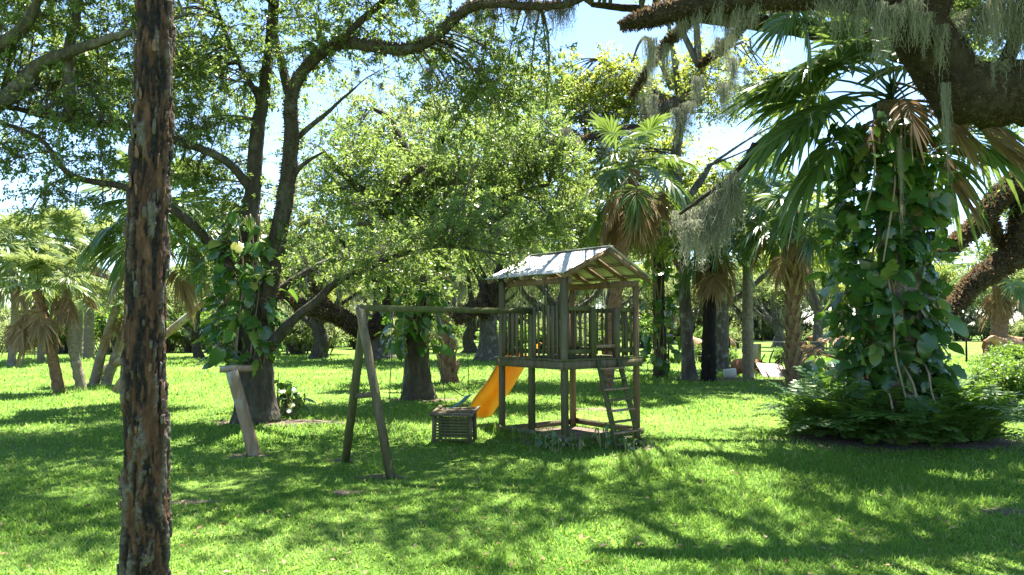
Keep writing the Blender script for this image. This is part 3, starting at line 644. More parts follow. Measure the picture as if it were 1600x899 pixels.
# farther oak on the right with low fern-covered limbs
oak('live_oak', 'low oak with brown fern-covered limbs drooping behind the vine-covered palm',
    [(17.5, 19, -.1, .9), (17.5, 19, .6, .7), (17.2, 19, 2, .6), (16.8, 19, 3, .5)],
    [[(16.8, 19, 3, .42), *rows([(1680, 350, 18.6, .36), (1600, 395, 18.2, .32), (1555, 420, 17.9, .27), (1520, 446, 17.6, .23), (1480, 490, 17.3, .17), (1430, 520, 17, .1)])],
     [(16.8, 19, 3.2, .4), *rows([(1690, 230, 18.5, .32), (1610, 270, 18.2, .28), (1560, 315, 17.9, .25), (1520, 360, 17.7, .22), (1470, 400, 17.4, .13)])],
     rows([(1580, 400, 18, .2), (1590, 340, 18, .18), (1596, 300, 17.9, .16), (1620, 240, 17.8, .1)]),
     rows([(1545, 330, 17.8, .12), (1570, 385, 18.4, .11), (1610, 390, 19, .1)])],
    [vol(1600, 300, 18.6, 1.8, 1.4, 1.0, 9), vol(1660, 180, 19, 3, 2, 1.5, 18), vol(1560, 390, 19.5, 1.5, 1, .7, 5)],
    limb_bark='limb_bark', bark='limb_bark', seed=66, fern=(0, 1, 2, 3), fern_kw=dict(per_m=900, size=.085, up=.2), ntw=11, nleaf=30, leaf=.1, bough_r=.5)

# ------------------------------------------------------------------ palms
def frond_arrays(e0, bend, Lp, Rb, nseg, spread, droop, seed, ragged=0.):
    rng = np.random.default_rng(seed); p = A(0, 0, 0); ang = R(e0); n = 7; path = [p]
    for k in range(n):
        ang -= R(bend)/n; p = p+A(math.cos(ang), 0, math.sin(ang))*Lp/n; path.append(p)
    mb = MB(); mb.add(*tube(np.array([[*q, .022-.012*k/n] for k, q in enumerate(path)]), 5), .5)
    t = A(math.cos(ang), 0, math.sin(ang)); nn = A(-math.sin(ang), 0, math.cos(ang)); Yv = A(0, 1, 0)
    S_ = np.array([0, .2, .42, .62, .8, .92, 1.]); sp = R(spread); da = 2*sp/nseg
    for i in range(nseg):
        a = -sp+(i+.5)*da+rng.normal(0, .02); fr = abs(a)/sp
        o = path[-1]+t*Rb*.42*(1-fr)**1.2-A(0, 0, 1)*.12*Rb*(1-fr)**2
        dr = math.cos(a)*t+math.sin(a)*Yv+nn*.12*abs(math.sin(a)); perp = -math.sin(a)*t+math.cos(a)*Yv
        L = Rb*(1-.33*fr**2)*rng.uniform(.86, 1.06)*(1-ragged*rng.uniform(0, 1)); dp = droop*rng.uniform(.6, 1.4)
        tw = R(38)*(1 if i % 2 else -1)+rng.normal(0, .2); wd = perp*math.cos(tw)+nn*math.sin(tw)
        wmax = .42*Rb*da*.95
        w_ = np.array([.12, .62, 1, .78, .48, .24, .02])*wmax
        z = dp*L*np.maximum(0, S_-.22)**1.7
        C = o+dr*(S_-.28*np.maximum(0, S_-.3)**2*min(dp, 1.2))[:, None]*L-A(0, 0, 1)*z[:, None]+perp*(rng.normal(0, .05)*S_**2*L)[:, None]
        V = np.stack([C-wd*w_[:, None], C+wd*w_[:, None]], 1).reshape(-1, 3)
        F = [(2*k, 2*k+1, 2*k+3, 2*k+2) for k in range(6)]
        mb.add(V, F, np.clip(.5+rng.normal(0, .2)+S_[:6]*.15, 0, 1))
    return mb
FR = {}
KINDS = {'up': (74, 32, .9, .9, 36, 116, .38), 'mid': (46, 50, 1.0, .95, 38, 118, .55), 'out': (16, 46, 1.05, .95, 38, 116, .7), 'low': (-12, 38, 1.0, .92, 36, 110, .8)}
def frond_mesh(kind, mat, v):
    key = (kind, mat, v)
    if key not in FR:
        if kind == 'dead': mb = frond_arrays((-38, -14, -55)[v], (40, 55, 30)[v], (.75, .9, .7)[v], .8, 28, (70, 85, 60)[v], .75, 900+v, .4)
        else: mb = frond_arrays(*KINDS[kind], 100*v+len(kind)+7)
        o = mb.build('frond', mat); FR[key] = o.data; bpy.data.objects.remove(o)
    return FR[key]
BOOT = None
def boot_mesh():
    global BOOT
    if BOOT is None:
        V = [(-.075, 0, 0), (.075, 0, 0), (.05, .06, .17), (-.05, .06, .17), (-.06, -.03, .02), (.06, -.03, .02), (.03, .12, .3), (-.03, .12, .3), (.03, .09, .3), (-.03, .09, .3)]
        V = [(x, -y if False else y, z) for x, y, z in V]
        F = [(0, 1, 2, 3), (3, 2, 6, 7), (4, 9, 8, 5), (7, 6, 8, 9), (1, 5, 8, 6), (0, 7, 9, 4)]
        me = bpy.data.meshes.new('leaf_base'); me.from_pydata(V, [], F); me.materials.append(M['boot']); BOOT = me
    return BOOT
def palm(label, base, top, r0, r1, counts, seed, scale=1., mat='palm_leaf', bark='palm_bark', bend=.2, boots=0, group=None, az=None, bootspan=(.03, 1), name='cabbage_palm', green_azimuths=None):
    rng = np.random.default_rng(seed); b_ = A(*base); t = A(*top)
    root = thing(name, label, 'palm', (b_[0], b_[1], 0), 0, group)
    mid = (b_+t)/2+A(rng.normal(0, bend), rng.normal(0, bend), 0); q = spline([(*(b_-A(0, 0, .1)), r0*1.35), (*(b_*.93+mid*.07), r0*1.05), (*mid, (r0+r1)/2*.95), (*t, r1)], .12)
    ring = 1+.05*np.sin(np.arange(len(q))*2.2); q[:, 3] *= ring
    mk('trunk', *tube(q, 14, .05, seed), bark, root, None, True)
    if boots:
        for k in range(boots):
            f = bootspan[0]+(bootspan[1]-bootspan[0])*k/boots; i = int(f*(len(q)-1)); th = k*2.399; rr = q[i, 3]
            c = q[i, :3]+A(math.cos(th), math.sin(th), 0)*rr*.93-np.array(origin(root))
            put(boot_mesh(), 'leaf_base', root, Matrix.Translation(c) @ Matrix.Rotation(th-math.pi/2, 4, 'Z') @ Matrix.Rotation(R(-8), 4, 'X') @ Matrix.Diagonal((rr*5.2, 1.0, 1.25, 1)))
    loc = t-np.array(origin(root)); g0 = rng.uniform(0, 6.28); tot = 0
    for kind, n in counts:
        for k in range(n):
            th = g0+tot*2.399+rng.normal(0, .2); tot += 1
            zoff = {'up': .12, 'mid': .02, 'out': -.08, 'low': -.2, 'dead': -.1-rng.uniform(0, .75)}[kind]
            me = frond_mesh(kind, 'dead_frond' if kind == 'dead' else mat, int(rng.integers(3)))
            s = scale*rng.uniform(.85, 1.12)
            mtx = Matrix.Translation(loc+A(0, 0, zoff*scale)) @ Matrix.Rotation(th, 4, 'Z') @ Matrix.Rotation(rng.normal(0, .12), 4, 'Y') @ Matrix.Rotation(rng.normal(0, .25), 4, 'X') @ Matrix.Scale(s, 4)
            put(me, 'dead_frond' if kind == 'dead' else 'frond', root, mtx)
    return root
def frond_at(root, p, az, kind, s, mat, v=0, roll=0, pitch=0):
    loc = A(*p)-np.array(origin(root)); me = frond_mesh(kind, 'dead_frond' if kind == 'dead' else mat, v)
    put(me, 'dead_frond' if kind == 'dead' else 'frond', root, Matrix.Translation(loc) @ Matrix.Rotation(R(az), 4, 'Z') @ Matrix.Rotation(R(pitch), 4, 'Y') @ Matrix.Rotation(R(roll), 4, 'X') @ Matrix.Scale(s, 4))

# the big vine-covered palm on the right
gP = ground(1405, 690); gP.y += .35; topP = at(1395, 165, gP.y)
big = palm('stout palm hidden under climbing vine, ferns at its foot', gP, topP, .46, .36, [('up', 5), ('mid', 3)], 3, 1.25, boots=70, bark='palm_bark', bend=.05, bootspan=(.02, .4))
for az, kind, s, v, rl, dz in ((178, 'mid', 1.55, 0, 10, .1), (196, 'out', 1.6, 1, -8, .15), (214, 'mid', 1.45, 2, 14, .25), (162, 'out', 1.55, 2, 0, .2), (188, 'low', 1.6, 0, 5, .15), (236, 'mid', 1.1, 0, -14, .3), (205, 'up', 1.4, 1, 0, .4), (-14, 'mid', 1.3, 1, 0, .2), (10, 'out', 1.5, 0, 0, .0), (-32, 'mid', 1.2, 2, 8, .1), (24, 'low', 1.4, 1, 0, .1), (172, 'mid', 1.5, 1, -20, .35), (184, 'out', 1.35, 2, 20, -.05)):
    frond_at(big, topP+Vector((0, 0, dz)), az, kind, s, 'palm_leaf', v, rl)
for az, s, v, dz in ((-66, 1.4, 0, .45), (-28, 1.75, 1, .05), (-20, 1.5, 2, -.1), (-100, 1.15, 0, .4), (-125, .9, 2, .1), (-150, 1.0, 0, .1), (-85, .9, 2, .0), (-45, 1.0, 2, .1)):
    frond_at(big, topP+Vector((0, 0, dz)), az, 'dead', s, 'dead_frond', v, 0, -22)
# a second palm hangs its fan in from above, on the oak limb
ax = at(1246, 12, 10.8)
ap = thing('hanging_palm_frond', 'lone dark palm fan caught on the mossy limb against the sky', 'palm frond', (ax.x, ax.y, ax.z))
frond_at(ap, ax+Vector((.75, 0, .25)), 183, 'out', .72, 'palm_leaf', 1, -50, 12); frond_at(ap, ax+Vector((-.3, 0, .25)), -10, 'low', .6, 'palm_leaf', 0, 25, 18)

# palms behind, right of the tower
def hgt(px, py, d): return at(px, py, d)
gq = ground(1240, 606); palm('tan palm trunk clad in crisscross leaf bases beside the broad-leaf plants', gq, at(1238, 330, gq.y), .25, .24, [('up', 5), ('mid', 6), ('out', 8), ('low', 7), ('dead', 7)], 7, 1.15, boots=110, bark='palm_bark_red', bend=.03)
gq = ground(1169, 591); palm('slender grey palm with smooth trunk beside the tipped rusty drum', gq, at(1172, 300, gq.y), .23, .21, [('up', 5), ('mid', 6), ('out', 6), ('low', 6), ('dead', 8)], 8, 1.2, bend=.05)
gq = ground(1107, 596); palm('palm with black charred trunk and skirt of dead fronds', gq, at(1114, 372, gq.y), .28, .24, [('up', 3), ('mid', 5), ('out', 4), ('low', 3), ('dead', 16)], 9, 1.1, bark='charred', bend=.05)
gq = ground(946, 612); palm('palm behind the tower with thick skirt of brown dead fronds', gq, at(990, 262, gq.y+.3), .22, .24, [('up', 3), ('mid', 4), ('out', 4), ('low', 4), ('dead', 30)], 10, 1.15, bark='palm_bark_red', bend=.06)
gq = ground(1032, 590); palm('palm right of the tower with leafy vine up its trunk', gq, at(1028, 350, gq.y), .3, .24, [('up', 4), ('mid', 5), ('out', 4), ('dead', 4)], 12, 1.0, bark='oak_bark_dark', bend=.05)
vineP = gq
gq = ground(1550, 564); palm('distant palm with rough trunk and brown skirt beside the red cows', gq, at(1560, 425, gq.y), .5, .4, [('up', 5), ('mid', 6), ('out', 6), ('dead', 14)], 13, 1.5, bark='palm_bark_red', bend=.1)
gq = ground(703, 598); palm('leaning rough palm trunk standing behind the vine-clad oak', gq, at(668, 330, gq.y), .33, .28, [('up', 3), ('mid', 4), ('out', 4), ('dead', 6)], 14, 1.3, bark='palm_bark_red', boots=80, bend=.03)
gq = ground(776, 612); st = thing('leaning_stump', 'short leaning bleached stump behind the yellow slide', 'stump', gq)
mk('stump', *tube(spline([(gq.x-.12, gq.y, -.05, .3), (*at(782, 592, gq.y), .22), (*at(800, 540, gq.y+.6), .2)], .1), 12, .12, 3), 'log', st, None, True)
# palm clump on the left
gs = 'sunny palms of the leaning clump'
for (bx, by, tx, ty, dd, r0, sc, cnt, lb, bk, sd_) in (
    (93, 614, 58, 455, 0, .17, .85, [('up', 11), ('mid', 8), ('dead', 18)], 'leaning red-brown palm trunk with collapsed brown fronds in the left clump', 'palm_bark_red', 1),
    (126, 613, 102, 440, .4, .16, .7, [('up', 8), ('mid', 6), ('dead', 14)], 'grey leaning palm next to the red-brown one in the clump', 'palm_bark', 2),
    (140, 603, 182, 480, 1.2, .17, .75, [('up', 8), ('mid', 7), ('dead', 4)], 'pale palm leaning toward the dead charred trunk', 'palm_bark', 3),
    (156, 603, 208, 470, 1.8, .17, .7, [('up', 7), ('mid', 6), ('dead', 8)], 'tan palm leaning beside the pale one behind the charred trunk', 'palm_bark', 4)):
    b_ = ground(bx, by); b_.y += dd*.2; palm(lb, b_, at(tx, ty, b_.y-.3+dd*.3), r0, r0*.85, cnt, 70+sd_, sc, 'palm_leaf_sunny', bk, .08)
for (px, py, tx, ty, d, sc, lb) in ((30, 575, 20, 400, 38, 1.5, 'full green palm crown behind the leaning clump'), (150, 560, 250, 330, 19, 1.1, 'palm behind the charred trunk with drooping grey-brown fronds'), (78, 575, 66, 385, 42, 1.6, 'taller green palm behind the leaning clump')):
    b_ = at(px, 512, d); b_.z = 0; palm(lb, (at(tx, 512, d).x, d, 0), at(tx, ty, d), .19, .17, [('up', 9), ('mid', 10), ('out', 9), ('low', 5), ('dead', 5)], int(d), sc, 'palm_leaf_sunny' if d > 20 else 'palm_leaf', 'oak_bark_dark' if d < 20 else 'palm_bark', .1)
for (px, py, ty, lb) in ((122, 560, 395, 'tall bare pale trunk behind the palm clump'), (139, 562, 390, 'second tall bare grey trunk behind the palm clump')):
    b_ = ground(px, py); palm(lb, b_, at(px+5, ty, b_.y), .32, .3, [('up', 5), ('mid', 5), ('dead', 16)], px, 1.5, 'far_leaf', 'palm_bark', .05)
# fallen trunks leaning in the clump
b_ = ground(170, 612); lg = thing('fallen_log', 'pale fallen trunk propped across behind the charred trunk', 'log', b_)
mk('log', *tube(spline([(*ground(150, 585), .16), (*at(210, 552, b_.y), .15), (*at(265, 518, b_.y), .13), (*at(325, 466, b_.y), .09)], .2), 10, .05, 2), 'log', lg, None, True)
b_ = ground(187, 612); lg = thing('log_stub', 'short cut log stub at the foot of the palm clump', 'log', b_)
mk('log', *tube(spline([(b_.x-.1, b_.y, -.03, .17), (b_.x+.05, b_.y, .25, .16), (b_.x+.2, b_.y+.1, .5, .15)], .1), 10, .04, 2), 'log', lg, None, True)

# ------------------------------------------------------------------ climbing vines with broad leaves
def heart(seed, notch=0.):
    rng = np.random.default_rng(seed)
    ym = np.array([0, .14, .26, .38, .5, .62, .74, .87, 1.0]); ys = np.array([-.1, .04, .2, .36, .5, .64, .78, .9, 1.0]); xs_ = np.array([.17, .36, .43, .44, .41, .34, .25, .13, .0])*rng.uniform(.8, 1.1)
    cb = rng.uniform(.15, .55); zc = -cb*ym**2; V = []; K = 9
    for k in range(K): V.append((rng.normal(0, .01), ym[k], zc[k]))
    for sg in (-1, 1):
        cup = rng.uniform(-.25, .35)
        for k in range(K):
            nx = xs_[k]*(1-notch*(k % 2)*rng.uniform(.05, .6)); V.append((sg*nx, ys[k]+rng.normal(0, .015), zc[k]+cup*xs_[k]-.35*xs_[k]**2+rng.normal(0, .012)))
    F = [(k, K+k, K+k+1, k+1) for k in range(K-1)]+[(k, k+1, 2*K+k+1, 2*K+k) for k in range(K-1)]
    me = bpy.data.meshes.new('leaf'); me.from_pydata(V, [], F); me.materials.append(M['vine_leaf'])
    me.polygons.foreach_set('use_smooth', np.ones(len(F), bool)); return me
HEARTS = [heart(1, .15), heart(2, .8), heart(3, .4), heart(4, 1.3), heart(5, 1.), heart(6, .3)]
def put_leaf(root, p, outward, size, rng, droop=1., name='leaf'):
    t = A(0, 0, -1)*droop*rng.uniform(.1, 1)+A(*outward)*rng.uniform(.4, 1.0)+rng.normal(0, .5, 3); t = unit(t)
    n = A(*outward)*.45+A(0, 0, .9)+rng.normal(0, .45, 3); s = unit(np.cross(t, n)); n = np.cross(s, t)
    m_ = Matrix([(s[i]*size*rng.uniform(.8, 1.1), t[i]*size, n[i]*size, (p[i]-origin(root)[i])) for i in range(3)]+[(0, 0, 0, 1)])
    return put(HEARTS[int(rng.integers(6))], name, root, m_)
def vine(label, base, axis, n, rad, size, seed, front=.7, tr=.3, stems=7):
    """axis: list of (x,y,z) the vine climbs; rad: (inner, outer) leaf distance"""
    rng = np.random.default_rng(seed); root = thing('climbing_vine', label, 'vine', (base[0], base[1], 0))
    ax_ = spline([(*a, 0) for a in axis], .1)[:, :3]; mb = MB()
    for k in range(stems):
        th = rng.uniform(math.pi, 2*math.pi); Q = [(*(a+A(math.cos(th+.5*math.sin(i*.1+k)), math.sin(th+.5*math.sin(i*.1+k)), 0)*tr*1.08), .016) for i, a in enumerate(ax_)]
        mb.add(*tube(np.array(Q), 5))
    P0 = []; P1 = []; P2 = []
    for k in range(n):
        i = int(rng.uniform(0, 1)*(len(ax_)-1)); th = rng.uniform(math.pi, 2*math.pi) if rng.uniform() < front else rng.uniform(0, 2*math.pi)
        o = A(math.cos(th), math.sin(th), 0); rr = rng.uniform(rad[0], rad[1]); p = ax_[i]+o*rr+A(0, 0, rng.normal(0, .08))
        put_leaf(root, p, o, rng.uniform(*size), rng)
        P0.append(ax_[i]+o*tr-A(0, 0, .12)); P2.append(p); P1.append((P0[-1]+p)/2+A(0, 0, .18))
    mb.add(*twig_batch(np.array(P0), np.array(P1), np.array(P2), np.full(n, .009), np.full(n, .006), 5, 3))
    mb.build('stem', 'vine_stem', root, True)
    return root
gp = A(gP.x, gP.y, 0)
vr = vine('dense climbing vine with huge glossy leaves covering the stout palm', gp, [(gp[0], gp[1], .95), (gp[0]-.02, gp[1], 2.5), (gp[0]-.05, gp[1], 4), (gp[0]-.08, gp[1], 5.5)], 298, (.6, 1.1), (.24, .5), 17, .85, .44, 10)
rng = np.random.default_rng(40); mbv = MB(); L0 = [np.array([v.co[:] for v in me.vertices]) for me in HEARTS]; F0 = np.array([p.vertices[:] for p in HEARTS[0].polygons])
for k in range(720):                                     # the smaller leaves packed behind and between the big ones
    th = rng.uniform(math.pi*.95, 2.05*math.pi) if rng.uniform() < .8 else rng.uniform(0, 6.283); o_ = A(math.cos(th), math.sin(th), 0); z_ = rng.uniform(.9, 6.1)
    p = gp+A(-.02*z_, 0, z_)+o_*rng.uniform(.5, .95); t = unit(A(0, 0, -.7)+o_*rng.uniform(.1, .7)+rng.normal(0, .4, 3)); n_ = o_*.5+A(0, 0, .8)+rng.normal(0, .45, 3); s_ = unit(np.cross(t, n_)); n_ = np.cross(s_, t)
    mbv.add(p+rng.uniform(.18, .36)*(L0[k % 6] @ np.array([s_, t, n_])), F0, rng.uniform(0, 1))
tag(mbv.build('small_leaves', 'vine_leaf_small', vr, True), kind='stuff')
rng = np.random.default_rng(4)
for k, (x0, y0, x1, y1, x2, y2) in enumerate(((1390, 190, 1397, 300, 1380, 410), (1385, 420, 1400, 560, 1432, 680), (1375, 590, 1395, 640, 1408, 690), (1440, 560, 1455, 610, 1468, 650), (1405, 560, 1440, 640, 1500, 690), (1360, 200, 1365, 280, 1352, 330))):
    Q = rows([(x0, y0, gP.y-.6, .022), ((x0+x1)/2+4, (y0+y1)/2, gP.y-.9, .02), (x1, y1, gP.y-.95, .018), (x2, y2, gP.y-1., .014)])
    mk('aerial_root', *tube(spline(Q, .1), 6, .1, k), 'vine_stem', vr, None, True)
vine('leafy vine climbing the two-stemmed oak above the leaning post', g1, [tuple(at(392, 560, g1.y)), tuple(at(385, 490, g1.y)), tuple(at(388, 420, g1.y)), tuple(at(394, 340, g1.y))], 240, (.42, .95), (.18, .42), 18, .8, .45)
vine('leafy vine draping the dark oak behind the swing beam', gF, [tuple(at(650, 545, gF.y)), tuple(at(652, 480, gF.y)), tuple(at(654, 420, gF.y)), tuple(at(648, 330, gF.y))], 230, (.35, 1.05), (.24, .5), 19, .75, .3)
vine('leafy vine on the palm trunk right of the tower roof', vineP, [tuple(at(1030, 570, vineP.y)), tuple(at(1032, 500, vineP.y)), tuple(at(1030, 430, vineP.y)), tuple(at(1028, 360, vineP.y))], 150, (.3, .95), (.28, .55), 20, .75, .27)

# ------------------------------------------------------------------ ferns and plants
def fern_mesh(seed):
    rng = np.random.default_rng(seed); mb = MB(); nf = 11
    for f in range(nf):
        th = rng.uniform(0, 6.283); L = rng.uniform(.55, 1.0); e = R(rng.uniform(55, 95)); n = 15; p = A(0, 0, 0); path = []
        for k in range(n):
            e -= R(rng.uniform(2.2, 7.8)); p = p+A(math.cos(th)*math.cos(e), math.sin(th)*math.cos(e), math.sin(e))*L/n; path.append(p)
        path = np.array(path); T = unit(np.gradient(path, axis=0)); s = unit(np.cross(T, A(0, 0, 1))); up = np.cross(s, T)
        mb.add(*tube(np.c_[path, np.full(n, .004)], 3), .3)
        ln = .2*L*np.sin(np.linspace(.45, 2.9, n))**.7
        for sg in (-1, 1):
            V, F = leaf_batch(path, s*sg+T*.35-up*.1+rng.normal(0, .08, (n, 3)), up, ln*1.25, np.full(n, L/n*.8), .05); mb.add(V, F, rng.uniform(.1, 1, n)*.8+rng.uniform(0, .2))
    o = mb.build('fern', 'fern_leaf'); me = o.data; bpy.data.objects.remove(o); return me
FERNS = [fern_mesh(k) for k in range(4)]
rng = np.random.default_rng(77)
def fern(p, s, label, group):
    o = bpy.data.objects.new('fern', FERNS[int(rng.integers(4))]); COL.objects.link(o); o.location = p; o.rotation_euler = (rng.normal(0, .08), rng.normal(0, .08), rng.uniform(0, 6.28)); o.scale = (s, s, s*rng.uniform(.85, 1.2))
    tag(o, label, 'fern', group)
for k in range(72):
    th = rng.uniform(0, 6.283); rr = rng.uniform(.35, 1.0)**.7
    p = (gP.x+.15+math.cos(th)*1.85*rr*(1+.12*math.sin(3*th+1)), gP.y+.05+math.sin(th)*1.1*rr, rng.uniform(0, .06))
    fern(p, rng.uniform(.6, 1.25)*(2.1-1.05*rr), 'arching green fern in the bed ringing the vine-covered palm', 'ferns round the vine-covered palm')
bare_patch((gP.x+.1, gP.y-.1), 2.3, 1.45, 1, 'dark bare soil of the fern bed')
bare_patch(fc, 1.15, 1.15, 2, 'dark soil and mulch under the play tower'); bare.pop()
bare_patch((g1.x+.5, g1.y-.1), 1.6, .6, 3, 'bare earth beside the two-stemmed oak'); bare_patch((gF.x+.2, gF.y-.2), 1.1, .45, 4, 'bare earth at the foot of the vine-clad oak')
gq = ground(1110, 594); bare_patch((gq.x, gq.y), 2.2, .8, 5, 'leaf-strewn bare earth round the charred palm')
gq = ground(614, 745); bare_patch((gq.x-.15, gq.y), .3, .16, 6, 'worn spot at the brown leg of the swing frame')
gq = ground(538, 720); bare_patch((gq.x-.05, gq.y), .25, .14, 7, 'worn spot at the green leg of the swing frame')
gq = ground(398, 712); bare_patch((gq.x-.1, gq.y), .35, .18, 8, 'worn spot at the leaning post')
gq = ground(1000, 700); bare_patch((gq.x, gq.y), .4, .2, 9, 'worn spot at the foot of the ladder')
gq = ground(930, 640); bare_patch((gq.x, gq.y), .8, .35, 10, 'sandy bare spot behind the tower')
for x_, y_, rx_, ry_, k in ((540, 770, .22, .12, 11), (300, 785, .3, .12, 12), (1575, 800, .35, .18, 13)):
    gq = ground(x_, y_); bare_patch((gq.x, gq.y), rx_, ry_, k, ('small worn spot in the open lawn', 'thin brown spot near the charred trunk', 'leafy brown spot in the shaded lawn')[k-11])

def broad_plant(label, base, n, hgt_, spread, size, seed, group=None, mats=None):
    rng = np.random.default_rng(seed); root = thing('broadleaf_plant', label, 'plant', (base[0], base[1], 0), 0, group); P0 = []; P1 = []; P2 = []
    for k in range(n):
        th = rng.uniform(0, 6.283); o = A(math.cos(th), math.sin(th), 0); r = spread*rng.uniform(.15, 1)
        p = A(base[0], base[1], 0)+o*r+A(0, 0, hgt_*rng.uniform(.35, 1)*(1-.35*r/spread)); put_leaf(root, p, o, rng.uniform(*size), rng, .35)
        P0.append(A(base[0], base[1], 0)+o*.08); P2.append(p); P1.append(P0[-1]*.6+p*.4+A(0, 0, .3*hgt_))
    mk('stem', *twig_batch(np.array(P0), np.array(P1), np.array(P2), np.full(n, .014), np.full(n, .007), 6, 4), 'petiole', root)
for k, (px, py, n, h, sp, sz) in enumerate(((1262, 603, 16, .9, .7, (.3, .55)), (1290, 600, 18, 1.2, .9, (.35, .65)), (1318, 606, 16, 1.0, .8, (.3, .55)), (1305, 615, 14, .7, .8, (.25, .45)), (1335, 620, 14, .8, .7, (.25, .45)))):
    broad_plant('broad-leaved plant in the patch beside the crisscross palm trunk', ground(px, py), n, h, sp, sz, 200+k, 'broad-leaved plants by the palm')
for k, (px, py) in enumerate(((432, 652), (445, 650), (455, 652))): broad_plant('slender leafy shoot growing at the foot of the two-stemmed oak', ground(px, py), 16, 1.2-.2*k, .38, (.16, .3), 300+k, 'shoots at the oak foot')
for k, (px, py, h) in enumerate(((945, 700, .5), (900, 704, .3), (985, 705, .3), (868, 706, .3), (1012, 700, .25), (845, 702, .3))):
    broad_plant('small weed growing against the tower base', ground(px, py), 12, h, .2, (.06, .13), 320+k, 'weeds round the tower')
# grass tufts left unmown at the tower
rt = np.random.default_rng(6); Pt = []
for a_, b_, n in (((-.1, 0), (-.12, FD), 260), ((0, -.12), (FW, -.12), 220), ((.2, .1), (.2, FD*.6), 160)):
    for k in range(n):
        t = rt.uniform(); u = a_[0]+(b_[0]-a_[0])*t+rt.normal(0, .1); v = a_[1]+(b_[1]-a_[1])*t+rt.normal(0, .1); p = FN+FU*u+FV*v; Pt.append((p[0], p[1], 0))
for px, py in ((595, 742), (380, 660), (365, 660), (160, 612), (130, 615), (98, 615), (640, 625), (1245, 608)):
    g_ = ground(px, py)
    for k in range(60): Pt.append((g_.x+rt.normal(0, .16), g_.y+rt.normal(0, .12), 0))
Pt = np.array(Pt); n = len(Pt); D = rt.normal(0, .35, (n, 3))+A(0, 0, 1)
V, F = leaf_batch(Pt, D, rt.normal(0, 1, (n, 3)), rt.uniform(.12, .34, n), rt.uniform(.008, .016, n), 0)
tag(mk('tall_grass', V, F, 'grass_blade', None, rt.uniform(.2, .8, n)), 'uncut tufts of taller grass round posts and trunks', 'grass', kind='stuff')
# heap of dead fronds
hp = ground(1284, 588); heap = thing('dead_frond_heap', 'heap of dry brown palm fronds piled behind the broad-leaf plants', 'frond heap', (hp.x, hp.y, 0)); rng = np.random.default_rng(31)
for k in range(30):
    p = Vector((hp.x+rng.uniform(-1.2, 1.6), hp.y+rng.uniform(-.5, .8), .15)); p.z = .25+1.35*max(0, 1-abs(p.x-hp.x-.2)/1.9)*rng.uniform(.6, 1)
    me = frond_mesh('dead', 'dead_frond', int(rng.integers(3))); s = rng.uniform(1, 1.4)
    put(me, 'dead_frond', heap, Matrix.Translation(p-Vector(heap.location)) @ Matrix.Rotation(rng.uniform(0, 6.28), 4, 'Z') @ Matrix.Rotation(R(rng.uniform(-75, -45)), 4, 'Y') @ Matrix.Scale(s, 4))

# ------------------------------------------------------------------ spanish moss
def moss_mesh(seed, ns=105):
    """unit clump: hangs from z=0 to about z=-1, a third of that wide"""
    rng = np.random.default_rng(seed); mb = MB(); tufts = rng.uniform(-.17, .17, (7, 2))*A(1, .5); tl = rng.uniform(.35, 1, 7); tl[int(rng.integers(7))] = 1
    m_ = 9
    for k in range(ns):
        q = int(rng.integers(7)); L = tl[q]*rng.uniform(.2, 1.0)**.8; t = np.linspace(0, 1, m_)
        x0 = tufts[q]+rng.normal(0, .035, 2); wob = np.cumsum(rng.normal(0, .024, (m_, 2)), axis=0)
        C = np.stack([x0[0]*(1-.45*t)+wob[:, 0], x0[1]*(1-.45*t)+wob[:, 1], -L*t], 1); th = rng.uniform(0, 6.28); s = A(math.cos(th), math.sin(th), 0)
        w_ = .0055*(1-.6*t)[:, None]
        V = np.stack([C-s*w_, C+s*w_], 1).reshape(-1, 3); F = [(2*i, 2*i+1, 2*i+3, 2*i+2) for i in range(m_-1)]; mb.add(V, F, rng.uniform(0, 1))
        nn = 9; ti = rng.uniform(.05, 1, nn); Pc = np.stack([np.interp(ti, t, C[:, a]) for a in range(3)], 1)
        V, F = leaf_batch(Pc, rng.normal(0, .8, (nn, 3))+A(0, 0, -.5), rng.normal(0, 1, (nn, 3)), rng.uniform(.025, .075, nn), np.full(nn, .006), 0); mb.add(V, F, rng.uniform(.2, 1, nn))
    o = mb.build('spanish_moss', 'moss'); me = o.data; bpy.data.objects.remove(o); return me
MOSS = [moss_mesh(k) for k in range(5)]
def moss(px, py, d, L, wd, label, group=None):
    p = at(px, py, d); o = bpy.data.objects.new('spanish_moss', MOSS[int(rng.integers(5))]); COL.objects.link(o); o.location = p
    o.scale = (wd/.36, wd/.36, L); o.rotation_euler = (0, 0, rng.uniform(-.5, .5)); tag(o, ('long narrow ' if L/wd > 4.2 else 'short bushy ' if L < .75 else 'broad full ' if wd >= .35 else '')+label, 'moss', group)
rng = np.random.default_rng(12)
GR = 'moss on the great limb'; LR = 'grey moss beard hanging from the great dark limb'
